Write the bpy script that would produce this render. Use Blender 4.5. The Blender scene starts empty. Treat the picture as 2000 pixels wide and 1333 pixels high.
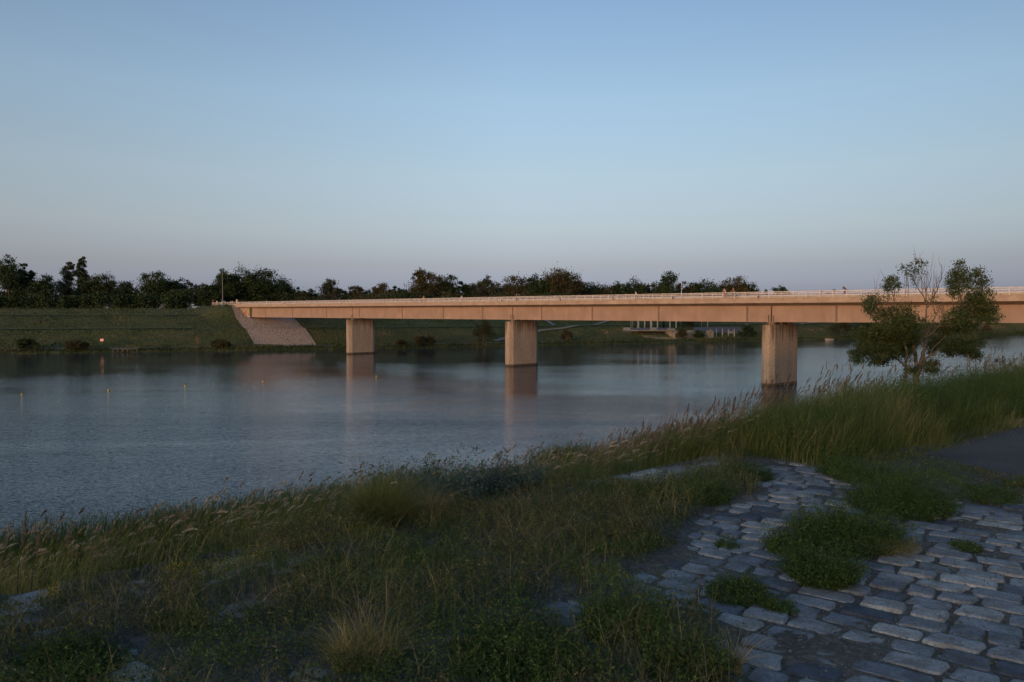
import bpy, math, random
import numpy as np
from mathutils import Vector, Matrix
rng = np.random.default_rng(7); random.seed(7)
R = math.radians
scene = bpy.context.scene
# ------------------------------------------------------------------ camera
EYE = 13.0; F = 1555.0; PITCH = R(2.007)
cam_d = bpy.data.cameras.new('camera'); cam = bpy.data.objects.new('camera', cam_d)
scene.collection.objects.link(cam); scene.camera = cam
cam_d.sensor_width = 36.0; cam_d.lens = F*36/2000; cam_d.clip_start = .05; cam_d.clip_end = 20000
cam.location = (0, 0, EYE); cam.rotation_euler = (R(90)-PITCH, 0, 0)
cam_d.dof.use_dof = True; cam_d.dof.focus_distance = 90; cam_d.dof.aperture_fstop = 9
# ------------------------------------------------------------------ world and sun
SUN_EL = R(1.9); SX, SY = -.53, -.848            # horizontal direction towards the sun
w = bpy.data.worlds.new('World'); scene.world = w; w.use_nodes = True
nt = w.node_tree; bg = nt.nodes['Background']
sky = nt.nodes.new('ShaderNodeTexSky'); sky.sky_type = 'NISHITA'; sky.sun_disc = False
sky.sun_elevation = SUN_EL; sky.sun_rotation = math.atan2(SX, SY); sky.altitude = 150
sky.air_density = .3; sky.dust_density = 1.0; sky.ozone_density = 1.5
tc = nt.nodes.new('ShaderNodeTexCoord'); sp = nt.nodes.new('ShaderNodeSeparateXYZ')
nt.links.new(tc.outputs['Generated'], sp.inputs[0])
rp = nt.nodes.new('ShaderNodeValToRGB'); nt.links.new(sp.outputs['Z'], rp.inputs[0])
SKY_TINT = [(0, (.93, .62, .64)), (.03, (1.05, .66, .62)), (.059, (1.47, .80, .55)), (.104, (2.3, 1.25, .73)), (.166, (3.0, 1.76, 1.01)), (.256, (3.45, 2.27, 1.4)), (.366, (3.3, 2.35, 1.62)), (.6, (2.4, 2.15, 1.7)), (1, (2.1, 2.0, 1.7))]
e = rp.color_ramp.elements
while len(e) < len(SKY_TINT): e.new(.5)
for k, (p, c) in enumerate(SKY_TINT): e[k].position = p; e[k].color = (*c, 1)
mx = nt.nodes.new('ShaderNodeMix'); mx.data_type = 'RGBA'; mx.blend_type = 'MULTIPLY'; mx.inputs['Factor'].default_value = 1
nt.links.new(sky.outputs[0], mx.inputs['A']); nt.links.new(rp.outputs[0], mx.inputs['B'])
# sky colour dimmed towards the right, standing in for lens darkening
rx = nt.nodes.new('ShaderNodeValToRGB'); mrx = nt.nodes.new('ShaderNodeMapRange'); mrx.inputs['From Min'].default_value = -1; nt.links.new(sp.outputs['X'], mrx.inputs['Value']); nt.links.new(mrx.outputs[0], rx.inputs[0])
ex = rx.color_ramp.elements; ex[0].position = .5; ex[0].color = (1, 1, 1, 1); ex[1].position = .78; ex[1].color = (.74, .74, .74, 1)
mx2 = nt.nodes.new('ShaderNodeMix'); mx2.data_type = 'RGBA'; mx2.blend_type = 'MULTIPLY'; mx2.inputs['Factor'].default_value = 1
nt.links.new(mx.outputs['Result'], mx2.inputs['A']); nt.links.new(rx.outputs[0], mx2.inputs['B']); mx = mx2
# sunward half of the sky tinted cooler and brighter, added fill for the foreground
ry = nt.nodes.new('ShaderNodeValToRGB'); mry = nt.nodes.new('ShaderNodeMapRange'); mry.inputs['From Min'].default_value = -1; nt.links.new(sp.outputs['Y'], mry.inputs['Value']); nt.links.new(mry.outputs[0], ry.inputs[0])
ey = ry.color_ramp.elements; ey[0].position = .1; ey[0].color = (.92, 1.14, 1.22, 1); ey[1].position = .62; ey[1].color = (1, 1, 1, 1)
mx3 = nt.nodes.new('ShaderNodeMix'); mx3.data_type = 'RGBA'; mx3.blend_type = 'MULTIPLY'; mx3.inputs['Factor'].default_value = 1
nt.links.new(mx.outputs['Result'], mx3.inputs['A']); nt.links.new(ry.outputs[0], mx3.inputs['B']); mx = mx3
nt.links.new(mx.outputs['Result'], bg.inputs['Color']); bg.inputs['Strength'].default_value = .15
sd = bpy.data.lights.new('sun', 'SUN'); sd.energy = .54; sd.angle = R(.6); sd.color = (1, .52, .27)
sun = bpy.data.objects.new('sun', sd); scene.collection.objects.link(sun)
sdir = Vector((SX*math.cos(SUN_EL), SY*math.cos(SUN_EL), math.sin(SUN_EL))).normalized()
sun.rotation_euler = sdir.to_track_quat('Z', 'Y').to_euler()
scene.view_settings.view_transform = 'Standard'; scene.view_settings.look = 'None'
scene.view_settings.exposure = 1.0; scene.view_settings.gamma = 1
scene.cycles.max_bounces = 6; scene.cycles.transparent_max_bounces = 6
scene.cycles.diffuse_bounces = 3; scene.cycles.glossy_bounces = 3
# ------------------------------------------------------------------ helpers
def col(o): scene.collection.objects.link(o); return o
def tag(o, label=None, cat=None, group=None, kind=None):
    for k, v in (('label', label), ('category', cat), ('group', group), ('kind', kind)):
        if v: o[k] = v
    return o
def empty(name, loc=(0, 0, 0), rz=0):
    o = bpy.data.objects.new(name, None); o.location = loc; o.rotation_euler = (0, 0, rz); o.empty_display_size = .2
    return col(o)
def mesh_np(name, V, Fq, mat, parent=None, tint=None, smooth=False, loc=None):
    """one mesh object from numpy arrays; Fq is an (n,4) or (n,3) array"""
    V = np.asarray(V, np.float32); Fq = np.asarray(Fq, np.int32); n, k = Fq.shape
    if loc is not None: V = V-np.asarray(loc, np.float32)
    me = bpy.data.meshes.new(name); me.vertices.add(len(V)); me.vertices.foreach_set('co', V.ravel())
    me.loops.add(n*k); me.loops.foreach_set('vertex_index', Fq.ravel())
    me.polygons.add(n); me.polygons.foreach_set('loop_start', np.arange(0, n*k, k, dtype=np.int32))
    me.update(calc_edges=True)
    if smooth: me.polygons.foreach_set('use_smooth', np.ones(n, bool))
    if tint is not None:
        a = me.attributes.new('tint', 'FLOAT', 'POINT'); a.data.foreach_set('value', np.asarray(tint, np.float32))
    me.materials.append(mat)
    o = bpy.data.objects.new(name, me); col(o)
    if loc is not None: o.location = tuple(float(c) for c in loc)
    if parent is not None: o.parent = parent
    return o
class MB:
    def __init__(s): s.v = []; s.f = []
    def add(s, vs, fs):
        b = len(s.v); s.v += [tuple(v) for v in vs]; s.f += [tuple(b+i for i in f) for f in fs]
    def box(s, x0, x1, y0, y1, z0, z1, M=None):
        vs = [Vector(p) for p in ((x0,y0,z0),(x1,y0,z0),(x1,y1,z0),(x0,y1,z0),(x0,y0,z1),(x1,y0,z1),(x1,y1,z1),(x0,y1,z1))]
        if M: vs = [M @ v for v in vs]
        s.add(vs, [(3,2,1,0),(4,5,6,7),(0,1,5,4),(1,2,6,5),(2,3,7,6),(3,0,4,7)])
    def tube(s, pts, rads, n=6):
        pts = [Vector(p) for p in pts]; b = len(s.v)
        if not hasattr(rads, '__len__'): rads = [rads]*len(pts)
        for i, p in enumerate(pts):
            d = (pts[min(i+1, len(pts)-1)]-pts[max(i-1, 0)]).normalized()
            a = d.orthogonal().normalized() if i == 0 else (a-d*a.dot(d)).normalized()
            c = d.cross(a)
            for k in range(n):
                t = 2*math.pi*k/n; s.v.append(tuple(p+(a*math.cos(t)+c*math.sin(t))*rads[i]))
        for i in range(len(pts)-1):
            for k in range(n):
                k2 = (k+1) % n; s.f.append((b+i*n+k, b+i*n+k2, b+(i+1)*n+k2, b+(i+1)*n+k))
        s.f.append(tuple(b+k for k in reversed(range(n)))); m = b+(len(pts)-1)*n; s.f.append(tuple(m+k for k in range(n)))
    def loft(s, rings, caps=True):
        b = len(s.v); n = len(rings[0])
        for r in rings: s.v += [tuple(p) for p in r]
        for i in range(len(rings)-1):
            for k in range(n):
                k2 = (k+1) % n; s.f.append((b+i*n+k, b+i*n+k2, b+(i+1)*n+k2, b+(i+1)*n+k))
        if caps:
            s.f.append(tuple(b+k for k in reversed(range(n)))); m = b+(len(rings)-1)*n; s.f.append(tuple(m+k for k in range(n)))
    def build(s, name, mat, parent=None, smooth=False, bevel=0, loc=None):
        me = bpy.data.meshes.new(name)
        L = Vector(loc) if loc is not None else Vector()
        me.from_pydata([tuple(Vector(v)-L) for v in s.v], [], s.f); me.update()
        me.materials.append(mat)
        import bmesh
        bm = bmesh.new(); bm.from_mesh(me); bmesh.ops.recalc_face_normals(bm, faces=bm.faces); bm.to_mesh(me); bm.free()
        if smooth:
            for p in me.polygons: p.use_smooth = True
        o = bpy.data.objects.new(name, me); col(o); o.location = L
        if parent: o.parent = parent
        if bevel:
            m = o.modifiers.new('bevel', 'BEVEL'); m.width = bevel; m.segments = 1; m.limit_method = 'ANGLE'
        return o
# ---- materials
def _ramp(nt, stops):
    r = nt.nodes.new('ShaderNodeValToRGB'); el = r.color_ramp.elements
    while len(el) < len(stops): el.new(.5)
    for k, (p, c) in enumerate(stops): el[k].position = p; el[k].color = (*c, 1)
    return r
def noise_mat(name, stops, scale=1.0, rough=.8, bump=0, bscale=None, detail=6, spec=.3, stretch=(1,1,1), stops2=None, scale2=None, dist=0, metallic=0):
    m = bpy.data.materials.new(name); m.use_nodes = True; nt = m.node_tree; p = nt.nodes['Principled BSDF']
    g = nt.nodes.new('ShaderNodeNewGeometry'); mp = nt.nodes.new('ShaderNodeMapping'); mp.inputs['Scale'].default_value = stretch
    nt.links.new(g.outputs['Position'], mp.inputs[0])
    n = nt.nodes.new('ShaderNodeTexNoise'); n.inputs['Scale'].default_value = scale; n.inputs['Detail'].default_value = detail; n.inputs['Roughness'].default_value = .62
    n.inputs['Distortion'].default_value = dist
    nt.links.new(mp.outputs[0], n.inputs['Vector'])
    r = _ramp(nt, stops); nt.links.new(n.outputs['Fac'], r.inputs[0]); out = r.outputs[0]
    if stops2:
        n2 = nt.nodes.new('ShaderNodeTexNoise'); n2.inputs['Scale'].default_value = scale2; n2.inputs['Detail'].default_value = 5
        nt.links.new(g.outputs['Position'], n2.inputs['Vector'])
        r2 = _ramp(nt, stops2); nt.links.new(n2.outputs['Fac'], r2.inputs[0])
        x = nt.nodes.new('ShaderNodeMix'); x.data_type = 'RGBA'; x.blend_type = 'MULTIPLY'; x.inputs['Factor'].default_value = 1
        nt.links.new(out, x.inputs['A']); nt.links.new(r2.outputs[0], x.inputs['B']); out = x.outputs['Result']
    nt.links.new(out, p.inputs['Base Color'])
    p.inputs['Roughness'].default_value = rough; p.inputs['Specular IOR Level'].default_value = spec; p.inputs['Metallic'].default_value = metallic
    if bump:
        nb = nt.nodes.new('ShaderNodeTexNoise'); nb.inputs['Scale'].default_value = bscale or scale*4; nb.inputs['Detail'].default_value = 6
        nt.links.new(g.outputs['Position'], nb.inputs['Vector'])
        b = nt.nodes.new('ShaderNodeBump'); b.inputs['Strength'].default_value = 1; b.inputs['Distance'].default_value = bump
        nt.links.new(nb.outputs['Fac'], b.inputs['Height']); nt.links.new(b.outputs[0], p.inputs['Normal'])
    return m
def flat(name, c, rough=.7, metallic=0, var=.12, scale=3):
    lo = tuple(x*(1-var) for x in c); hi = tuple(min(1, x*(1+var)) for x in c)
    return noise_mat(name, [(.3, lo), (.7, hi)], scale, rough, metallic=metallic)
def leaf_mat(name, stops, trans=.25, rough=.6):
    """foliage: colour from the leaf's own tint attribute, some light passes through"""
    m = bpy.data.materials.new(name); m.use_nodes = True; nt = m.node_tree; p = nt.nodes['Principled BSDF']
    a = nt.nodes.new('ShaderNodeAttribute'); a.attribute_name = 'tint'
    r = _ramp(nt, stops); nt.links.new(a.outputs['Fac'], r.inputs[0]); nt.links.new(r.outputs[0], p.inputs['Base Color'])
    p.inputs['Roughness'].default_value = rough; p.inputs['Specular IOR Level'].default_value = .25
    t = nt.nodes.new('ShaderNodeBsdfTranslucent'); nt.links.new(r.outputs[0], t.inputs['Color'])
    ms = nt.nodes.new('ShaderNodeMixShader'); ms.inputs[0].default_value = trans
    nt.links.new(p.outputs[0], ms.inputs[1]); nt.links.new(t.outputs[0], ms.inputs[2])
    nt.links.new(ms.outputs[0], nt.nodes['Material Output'].inputs['Surface'])
    return m
# ---- terrain geometry: r runs along the near bank, w runs away across the river
RD = np.array([.755, .656]); WD = np.array([-.656, .755])
def rw(x, y): return x*RD[0]+y*RD[1], x*WD[0]+y*WD[1]
def xy(r, w_): return r*RD[0]+w_*WD[0], r*RD[1]+w_*WD[1]
NP = np.array([(-900, 17), (-40, 17.4), (-25, 17.4), (-13, 11.6), (-9, 11.4), (5.22, 11.4), (5.38, 11.27), (9, 9.95), (20, 6.3), (35, 1.8), (42, .85), (50, .3), (54, -.9), (400, -4)])  # unseen rise behind the camera, height shaped to shade foreground and pier foot
def near_h(x, y):
    r_, w_ = rw(x, y); return np.interp(w_, NP[:, 0], NP[:, 1])
SH = np.array([(-1600, 60), (-900, 120), (-600, 165), (-450, 193), (-300, 222), (-164, 253), (-54, 285), (66, 343), (260, 449), (500, 575), (900, 800), (1500, 1150)], float)
def _shore(n=900):
    d = np.r_[0, np.cumsum(np.hypot(*np.diff(SH, axis=0).T))]; s = np.linspace(0, d[-1], n)
    X = np.interp(s, d, SH[:, 0]); Y = np.interp(s, d, SH[:, 1])
    k = np.exp(-np.linspace(-2, 2, 31)**2); k /= k.sum()
    Xs = np.convolve(np.pad(X, 15, 'edge'), k, 'valid'); Ys = np.convolve(np.pad(Y, 15, 'edge'), k, 'valid')
    return Xs, Ys
SXs, SYs = _shore()
dx = np.gradient(SXs); dy = np.gradient(SYs); L_ = np.hypot(dx, dy); NX, NY = -dy/L_, dx/L_
FP = np.array([(-8, -2.2), (0, 0), (1.6, .8), (4.5, 1.15), (8.5, 1.3), (13, 3.0), (24, 7.1), (27.5, 7.3), (44, 11.9), (47, 12.1), (56, 14.5), (64, 14.7), (80, 13.5), (150, 12.5), (1200, 14)])
P3 = np.array([48.8, 144.9]); B = np.array([.659, -.752]); U = np.array([-.752, -.659])
def bxy(t, s): return P3[0]+B[0]*t+U[0]*s, P3[1]+B[1]*t+U[1]*s
def T_of(px, s):
    k = (px-1000)/F; return (k*(P3[1]+U[1]*s)-(P3[0]+U[0]*s))/(B[0]-B[1]*k)
def far_h(x, y):
    x = np.atleast_1d(np.asarray(x, float)); y = np.atleast_1d(np.asarray(y, float))
    out = np.empty(len(x))
    for i in range(0, len(x), 4000):
        D = (x[i:i+4000, None]-SXs)**2+(y[i:i+4000, None]-SYs)**2; j = D.argmin(1)
        d = (x[i:i+4000]-SXs[j])*NX[j]+(y[i:i+4000]-SYs[j])*NY[j]
        out[i:i+4000] = np.interp(d, FP[:, 0], FP[:, 1])
    t = (x-P3[0])*B[0]+(y-P3[1])*B[1]; s = (x-P3[0])*U[0]+(y-P3[1])*U[1]
    mound = 16.05-.42*np.maximum(0, np.abs(s)-9)-.62*np.maximum(0, t+237)
    return np.maximum(out, np.where(t < -150, np.minimum(mound, 16.05), -99))
def ray(px, py):
    f = Vector((0, math.cos(PITCH), -math.sin(PITCH))); u = Vector((0, math.sin(PITCH), math.cos(PITCH)))
    return f*F+Vector((1, 0, 0))*(px-1000)+u*(666.5-py)
def at_y(px, py, Y): d = ray(px, py); return Vector((0, 0, EYE))+d*(Y/d.y)
def at_z(px, py, z): d = ray(px, py); return Vector((0, 0, EYE))+d*((z-EYE)/d.z)
def grid_faces(nu, nv):
    i = np.arange(nu-1)[:, None]*nv+np.arange(nv-1)[None]; i = i.ravel()
    return np.stack([i, i+nv, i+nv+1, i+1], 1)
def vnoise(x, y, s, seed=0):
    """cheap smooth value noise in 0..1"""
    x = np.asarray(x)/s; y = np.asarray(y)/s; xi = np.floor(x).astype(np.int64); yi = np.floor(y).astype(np.int64)
    fx = x-xi; fy = y-yi; fx = fx*fx*(3-2*fx); fy = fy*fy*(3-2*fy)
    def h(a, b):
        n = (a*374761393+b*668265263+seed*1442695041) & 0xffffffff
        n = ((n ^ (n >> 13))*1274126177) & 0xffffffff; return ((n ^ (n >> 16)) & 0xffff)/65535.
    return (h(xi, yi)*(1-fx)+h(xi+1, yi)*fx)*(1-fy)+(h(xi, yi+1)*(1-fx)+h(xi+1, yi+1)*fx)*fy
def fbm(x, y, s, seed=0, o=3):
    a = 0; amp = .5; tot = 0
    for k in range(o): a = a+amp*vnoise(x, y, s/2**k, seed+k*17); tot += amp; amp *= .55
    return a/tot
# ------------------------------------------------------------------ water
def water():
    m = bpy.data.materials.new('river_water'); m.use_nodes = True; nt = m.node_tree; p = nt.nodes['Principled BSDF']
    p.inputs['Base Color'].default_value = (.010, .032, .055, 1); p.inputs['Roughness'].default_value = .05
    p.inputs['IOR'].default_value = 1.333; p.inputs['Specular IOR Level'].default_value = .5
    g = nt.nodes.new('ShaderNodeNewGeometry')
    mp = nt.nodes.new('ShaderNodeMapping'); mp.inputs['Rotation'].default_value = (0, 0, R(20)); mp.inputs['Scale'].default_value = (.55, 1.3, 1)
    nt.links.new(g.outputs['Position'], mp.inputs[0])
    n1 = nt.nodes.new('ShaderNodeTexNoise'); n1.inputs['Scale'].default_value = 1.7; n1.inputs['Detail'].default_value = 3; n1.inputs['Roughness'].default_value = .55
    nt.links.new(mp.outputs[0], n1.inputs['Vector'])
    n2 = nt.nodes.new('ShaderNodeTexNoise'); n2.inputs['Scale'].default_value = 3.6; n2.inputs['Detail'].default_value = 2
    nt.links.new(mp.outputs[0], n2.inputs['Vector'])
    # gust patches: long calm and ruffled streaks
    mg = nt.nodes.new('ShaderNodeMapping'); mg.inputs['Rotation'].default_value = (0, 0, R(-14)); mg.inputs['Scale'].default_value = (.011, .030, 1)
    nt.links.new(g.outputs['Position'], mg.inputs[0])
    n3 = nt.nodes.new('ShaderNodeTexNoise'); n3.inputs['Scale'].default_value = 1.0; n3.inputs['Detail'].default_value = 6; n3.inputs['Roughness'].default_value = .6; n3.inputs['Distortion'].default_value = .6
    nt.links.new(mg.outputs[0], n3.inputs['Vector'])
    rr = nt.nodes.new('ShaderNodeMapRange'); rr.inputs['From Min'].default_value = .38; rr.inputs['From Max'].default_value = .62
    rr.inputs['To Min'].default_value = .35; rr.inputs['To Max'].default_value = 1.0
    nt.links.new(n3.outputs['Fac'], rr.inputs['Value'])
    ad = nt.nodes.new('ShaderNodeMath'); ad.operation = 'MULTIPLY_ADD'; ad.inputs[1].default_value = .62
    nt.links.new(n2.outputs['Fac'], ad.inputs[0]); nt.links.new(n1.outputs['Fac'], ad.inputs[2])
    ml = nt.nodes.new('ShaderNodeMath'); ml.operation = 'MULTIPLY'; nt.links.new(ad.outputs[0], ml.inputs[0]); nt.links.new(rr.outputs[0], ml.inputs[1])
    # the far bank shelters the water next to it from the wind
    dp = nt.nodes.new('ShaderNodeVectorMath'); dp.operation = 'DOT_PRODUCT'; dp.inputs[1].default_value = (WD[0], WD[1], 0); nt.links.new(g.outputs['Position'], dp.inputs[0])
    sh = nt.nodes.new('ShaderNodeMapRange'); sh.interpolation_type = 'SMOOTHSTEP'; sh.inputs['From Min'].default_value = 35; sh.inputs['From Max'].default_value = 235; sh.inputs['To Min'].default_value = 1; sh.inputs['To Max'].default_value = .2
    nt.links.new(dp.outputs['Value'], sh.inputs['Value'])
    m2 = nt.nodes.new('ShaderNodeMath'); m2.operation = 'MULTIPLY'; nt.links.new(ml.outputs[0], m2.inputs[0]); nt.links.new(sh.outputs[0], m2.inputs[1])
    dr = nt.nodes.new('ShaderNodeVectorMath'); dr.operation = 'DOT_PRODUCT'; dr.inputs[1].default_value = (RD[0], RD[1], 0); nt.links.new(g.outputs['Position'], dr.inputs[0])
    sr = nt.nodes.new('ShaderNodeMapRange'); sr.inputs['From Min'].default_value = 0; sr.inputs['From Max'].default_value = 140; sr.inputs['To Min'].default_value = 1.2; sr.inputs['To Max'].default_value = .6
    nt.links.new(dr.outputs['Value'], sr.inputs['Value']); m3 = nt.nodes.new('ShaderNodeMath'); m3.operation = 'MULTIPLY'; nt.links.new(m2.outputs[0], m3.inputs[0]); nt.links.new(sr.outputs[0], m3.inputs[1]); ml = m3
    b = nt.nodes.new('ShaderNodeBump'); b.inputs['Strength'].default_value = 1; b.inputs['Distance'].default_value = WAVE
    nt.links.new(ml.outputs[0], b.inputs['Height']); nt.links.new(b.outputs[0], p.inputs['Normal'])
    V = np.array([(-6000, -3000, 0), (6000, -3000, 0), (6000, 9000, 0), (-6000, 9000, 0)], float)
    o = mesh_np('water', V, [(0, 1, 2, 3)], m); tag(o, kind='structure')
WAVE = .10
water()
# ------------------------------------------------------------------ ground
M_GRASS_FAR = noise_mat('far_turf', [(.3, (.042, .052, .015)), (.5, (.068, .080, .024)), (.68, (.085, .078, .035)), (.8, (.14, .105, .06))], .09, .95, .5, .9, stretch=(1, 2.2, 1),
                        stops2=[(.3, (.7, .7, .7)), (.7, (1.15, 1.15, 1.1))], scale2=1.3)
M_GRASS_NEAR = noise_mat('near_turf', [(.3, (.035, .05, .018)), (.55, (.06, .075, .028)), (.8, (.09, .08, .04))], .7, .95, .05, 6)
def far_bank():
    sel = np.arange(0, 900, 1); ds = np.r_[-8, -3, np.arange(-1, 66, 1.5), 72, 82, 100, 150, 300, 700, 1200]
    X = SXs[sel][:, None]+NX[sel][:, None]*ds; Y = SYs[sel][:, None]+NY[sel][:, None]*ds
    Z = far_h(X.ravel(), Y.ravel()).reshape(X.shape)
    Z[:, -6:] = np.interp(ds[-6:], FP[:, 0], FP[:, 1])[None]
    jit = (fbm(X, Y, 5, 3)-.5)*np.clip((ds-9)/6, 0, 1)[None]*.5; Z = Z+jit
    o = mesh_np('far_bank_ground', np.stack([X, Y, Z], 2).reshape(-1, 3), grid_faces(len(sel), len(ds)), M_GRASS_FAR, smooth=True); tag(o, kind='structure')
    # gravel towpath just above the water
    ds = np.array([5.0, 6.0, 7.0, 8.0]); sel = np.arange(200, 760)
    X = SXs[sel][:, None]+NX[sel][:, None]*ds; Y = SYs[sel][:, None]+NY[sel][:, None]*ds
    Z = np.interp(ds, FP[:, 0], FP[:, 1])[None]+.12+0*X
    o = mesh_np('towpath', np.stack([X, Y, Z], 2).reshape(-1, 3), grid_faces(len(sel), len(ds)),
                noise_mat('towpath_gravel', [(.3, (.22, .2, .17)), (.7, (.36, .33, .29))], .5, .95)); tag(o, kind='structure')
    # mown ledges on the two berms
    Mm = noise_mat('mown_grass', [(.3, (.055, .09, .025)), (.7, (.085, .12, .035))], .4, .95)
    for d0, d1, sel in [(q[0], q[1], sl) for q in ((24.4, 27.2), (44.3, 46.8)) for sl in (np.array([i for i in range(200, 760) if 1000+F*(SXs[i]+NX[i]*q[0])/(SYs[i]+NY[i]*q[0]) < 395 and SYs[i] > 60]), np.array([i for i in range(200, 760) if 1000+F*(SXs[i]+NX[i]*q[0])/(SYs[i]+NY[i]*q[0]) > 590]))]:
        ds = np.linspace(d0, d1, 4); X = SXs[sel][:, None]+NX[sel][:, None]*ds; Y = SYs[sel][:, None]+NY[sel][:, None]*ds
        Z = far_h(X.ravel(), Y.ravel()).reshape(X.shape)+.45
        o = mesh_np('mown_track', np.stack([X, Y, Z], 2).reshape(-1, 3), grid_faces(len(sel), 4), Mm); tag(o, kind='structure')
far_bank()
def near_bank():
    ws = np.r_[-900, -400, -150, -60, -40, -32, -24, -20, -16, -13, -11, -9, -5, 0, 4, 5.15, 5.22, 5.38, 6, 7, 8, 9, 11, 14, 17, 20, 23, 26, 29, 32, 35, 38, 42, 46, 50, 52, 54, 70]
    rs = np.r_[-3000, -1500, -800, -400, -200, np.arange(-100, 301, 2.), 350, 500, 800, 1500, 3000]
    Rr, Ww = np.meshgrid(rs, ws, indexing='ij'); X, Y = xy(Rr, Ww)
    Z = np.interp(Ww, NP[:, 0], NP[:, 1])-.06+(fbm(X, Y, 3, 5)-.5)*.3*np.clip((Ww-7)/5, 0, 1)
    Z = Z+(Ww < -20)*(fbm(X, Y, 30, 9)-.5)*.8
    o = mesh_np('near_bank_ground', np.stack([X, Y, Z], 2).reshape(-1, 3), grid_faces(len(rs), len(ws)), M_GRASS_NEAR, smooth=True); tag(o, kind='structure')
near_bank()
def quad_patch(name, corners, n, m_, mat, lift):
    """sheet draped over the far bank between four ground corners (bl, br, tr, tl)"""
    a, b, c, d = [np.array(p, float) for p in corners]; u = np.linspace(0, 1, n)[:, None, None]; v = np.linspace(0, 1, m_)[None, :, None]
    P = (a*(1-u)+b*u)*(1-v)+(d*(1-u)+c*u)*v; X, Y = P[..., 0], P[..., 1]
    # ragged margin
    Z = far_h(X.ravel(), Y.ravel()).reshape(X.shape)+lift
    o = mesh_np(name, np.stack([X, Y, Z], 2).reshape(-1, 3), grid_faces(n, m_), mat, smooth=True); return tag(o, kind='structure')
def stone_mat():
    m = noise_mat('slope_setts', [(.3, (.30, .225, .175)), (.7, (.50, .39, .31))], 1.2, .9)
    nt = m.node_tree; p = nt.nodes['Principled BSDF']; g = nt.nodes.new('ShaderNodeNewGeometry')
    v = nt.nodes.new('ShaderNodeTexVoronoi'); v.inputs['Scale'].default_value = 1.0; v.feature = 'DISTANCE_TO_EDGE'
    nt.links.new(g.outputs['Position'], v.inputs['Vector'])
    mr = nt.nodes.new('ShaderNodeMapRange'); mr.inputs['From Max'].default_value = .16; mr.inputs['To Min'].default_value = .5
    nt.links.new(v.outputs['Distance'], mr.inputs['Value'])
    src = p.inputs['Base Color'].links[0].from_socket
    x = nt.nodes.new('ShaderNodeMix'); x.data_type = 'RGBA'; x.blend_type = 'MULTIPLY'; x.inputs['Factor'].default_value = 1
    nt.links.new(src, x.inputs['A']); nt.links.new(mr.outputs[0], x.inputs['B']); nt.links.new(x.outputs['Result'], p.inputs['Base Color'])
    b = nt.nodes.new('ShaderNodeBump'); b.inputs['Distance'].default_value = .25; nt.links.new(mr.outputs[0], b.inputs['Height']); nt.links.new(b.outputs[0], p.inputs['Normal'])
    return m
quad_patch('stone_slope_paving', [(-92, 284), (-70.5, 288.5), (-91, 325), (-114, 322)], 60, 60, stone_mat(), .22)
# ------------------------------------------------------------------ bridge
def concrete(name, c, c2, streak=True, grime=None):
    m = noise_mat(name, [(.25, c2), (.6, c)], .9, .85, .006, 8, stretch=(1, 1, .22) if streak else (1, 1, 1), stops2=[(.35, (.86, .83, .80)), (.65, (1.04, 1.03, 1.02))], scale2=.35)
    return m
M_CONC = concrete('bridge_concrete', (.46, .40, .33), (.36, .31, .26))
M_GIRD = concrete('girder_paint', (.315, .222, .168), (.27, .19, .145))
M_FASC = concrete('fascia_concrete', (.38, .285, .21), (.27, .20, .145), False)
M_DARK = flat('dark_rubber_and_shade', (.03, .028, .025))  # also paints the shade inside gaps, pipes and openings
M_RAIL = flat('galvanised_rail', (.55, .48, .44), .6)
M_STIFF = flat('girder_stiffener', (.17, .115, .085), .8)
def curb_z(t): return 15.66-.0026*t
def girder_bot(t): return np.interp(t, [-260, 0, 40, 90], [11.38, 11.38, 11.6, 11.8])
TA = T_of(492, 3.0)            # end of the steel girder at the far abutment
TF = T_of(420, 5.0)            # far end of the deck edge
TN = 88.
bridge = empty('river_bridge', (*bxy(-70.4, 0), 0), 0)
tag(bridge, 'long beige concrete road bridge on slab piers crossing the river', 'bridge')
bridge_loc = Vector(bridge.location)
def bpt(t, s, z): x, y = bxy(t, s); return (x, y, z)
def strip(mb, prof, ts):
    """sweep a closed (s, z(t)) profile along the bridge"""
    mb.loft([[bpt(t, s, z(t)) for s, z in prof] for t in ts])
def bpart(mb, name, mat, parent=bridge, **k):
    o = mb.build(name, mat, None, loc=bridge_loc, **k); o.location = (0, 0, 0)
    if parent is bridge: o.parent = bridge
    else: o.parent = parent
    return o
ts = np.linspace(TF, TN, 60)
m = MB(); strip(m, [(5.2, lambda t: curb_z(t)), (5.2, lambda t: curb_z(t)-.86), (5.05, lambda t: curb_z(t)-.90), (4.8, lambda t: curb_z(t)-.97), (3.3, lambda t: curb_z(t)-1.27), (3.0, lambda t: curb_z(t)-1.36), (-3.0, lambda t: curb_z(t)-1.36),
     (-4.8, lambda t: curb_z(t)-.97), (-5.2, lambda t: curb_z(t)-.9), (-5.2, lambda t: curb_z(t)), (-4.7, lambda t: curb_z(t)), (-4.6, lambda t: curb_z(t)-.15), (4.6, lambda t: curb_z(t)-.15), (4.7, lambda t: curb_z(t))], ts)
deck = bpart(m, 'deck', M_FASC)
m = MB(); strip(m, [(4.2, lambda t: curb_z(t)+.36), (4.2, lambda t: curb_z(t)-.1), (3.9, lambda t: curb_z(t)-.1), (3.9, lambda t: curb_z(t)+.36)], ts)
bpart(m, 'walkway_kerb', concrete('kerb_concrete', (.40, .33, .22), (.32, .26, .17), False))
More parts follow.
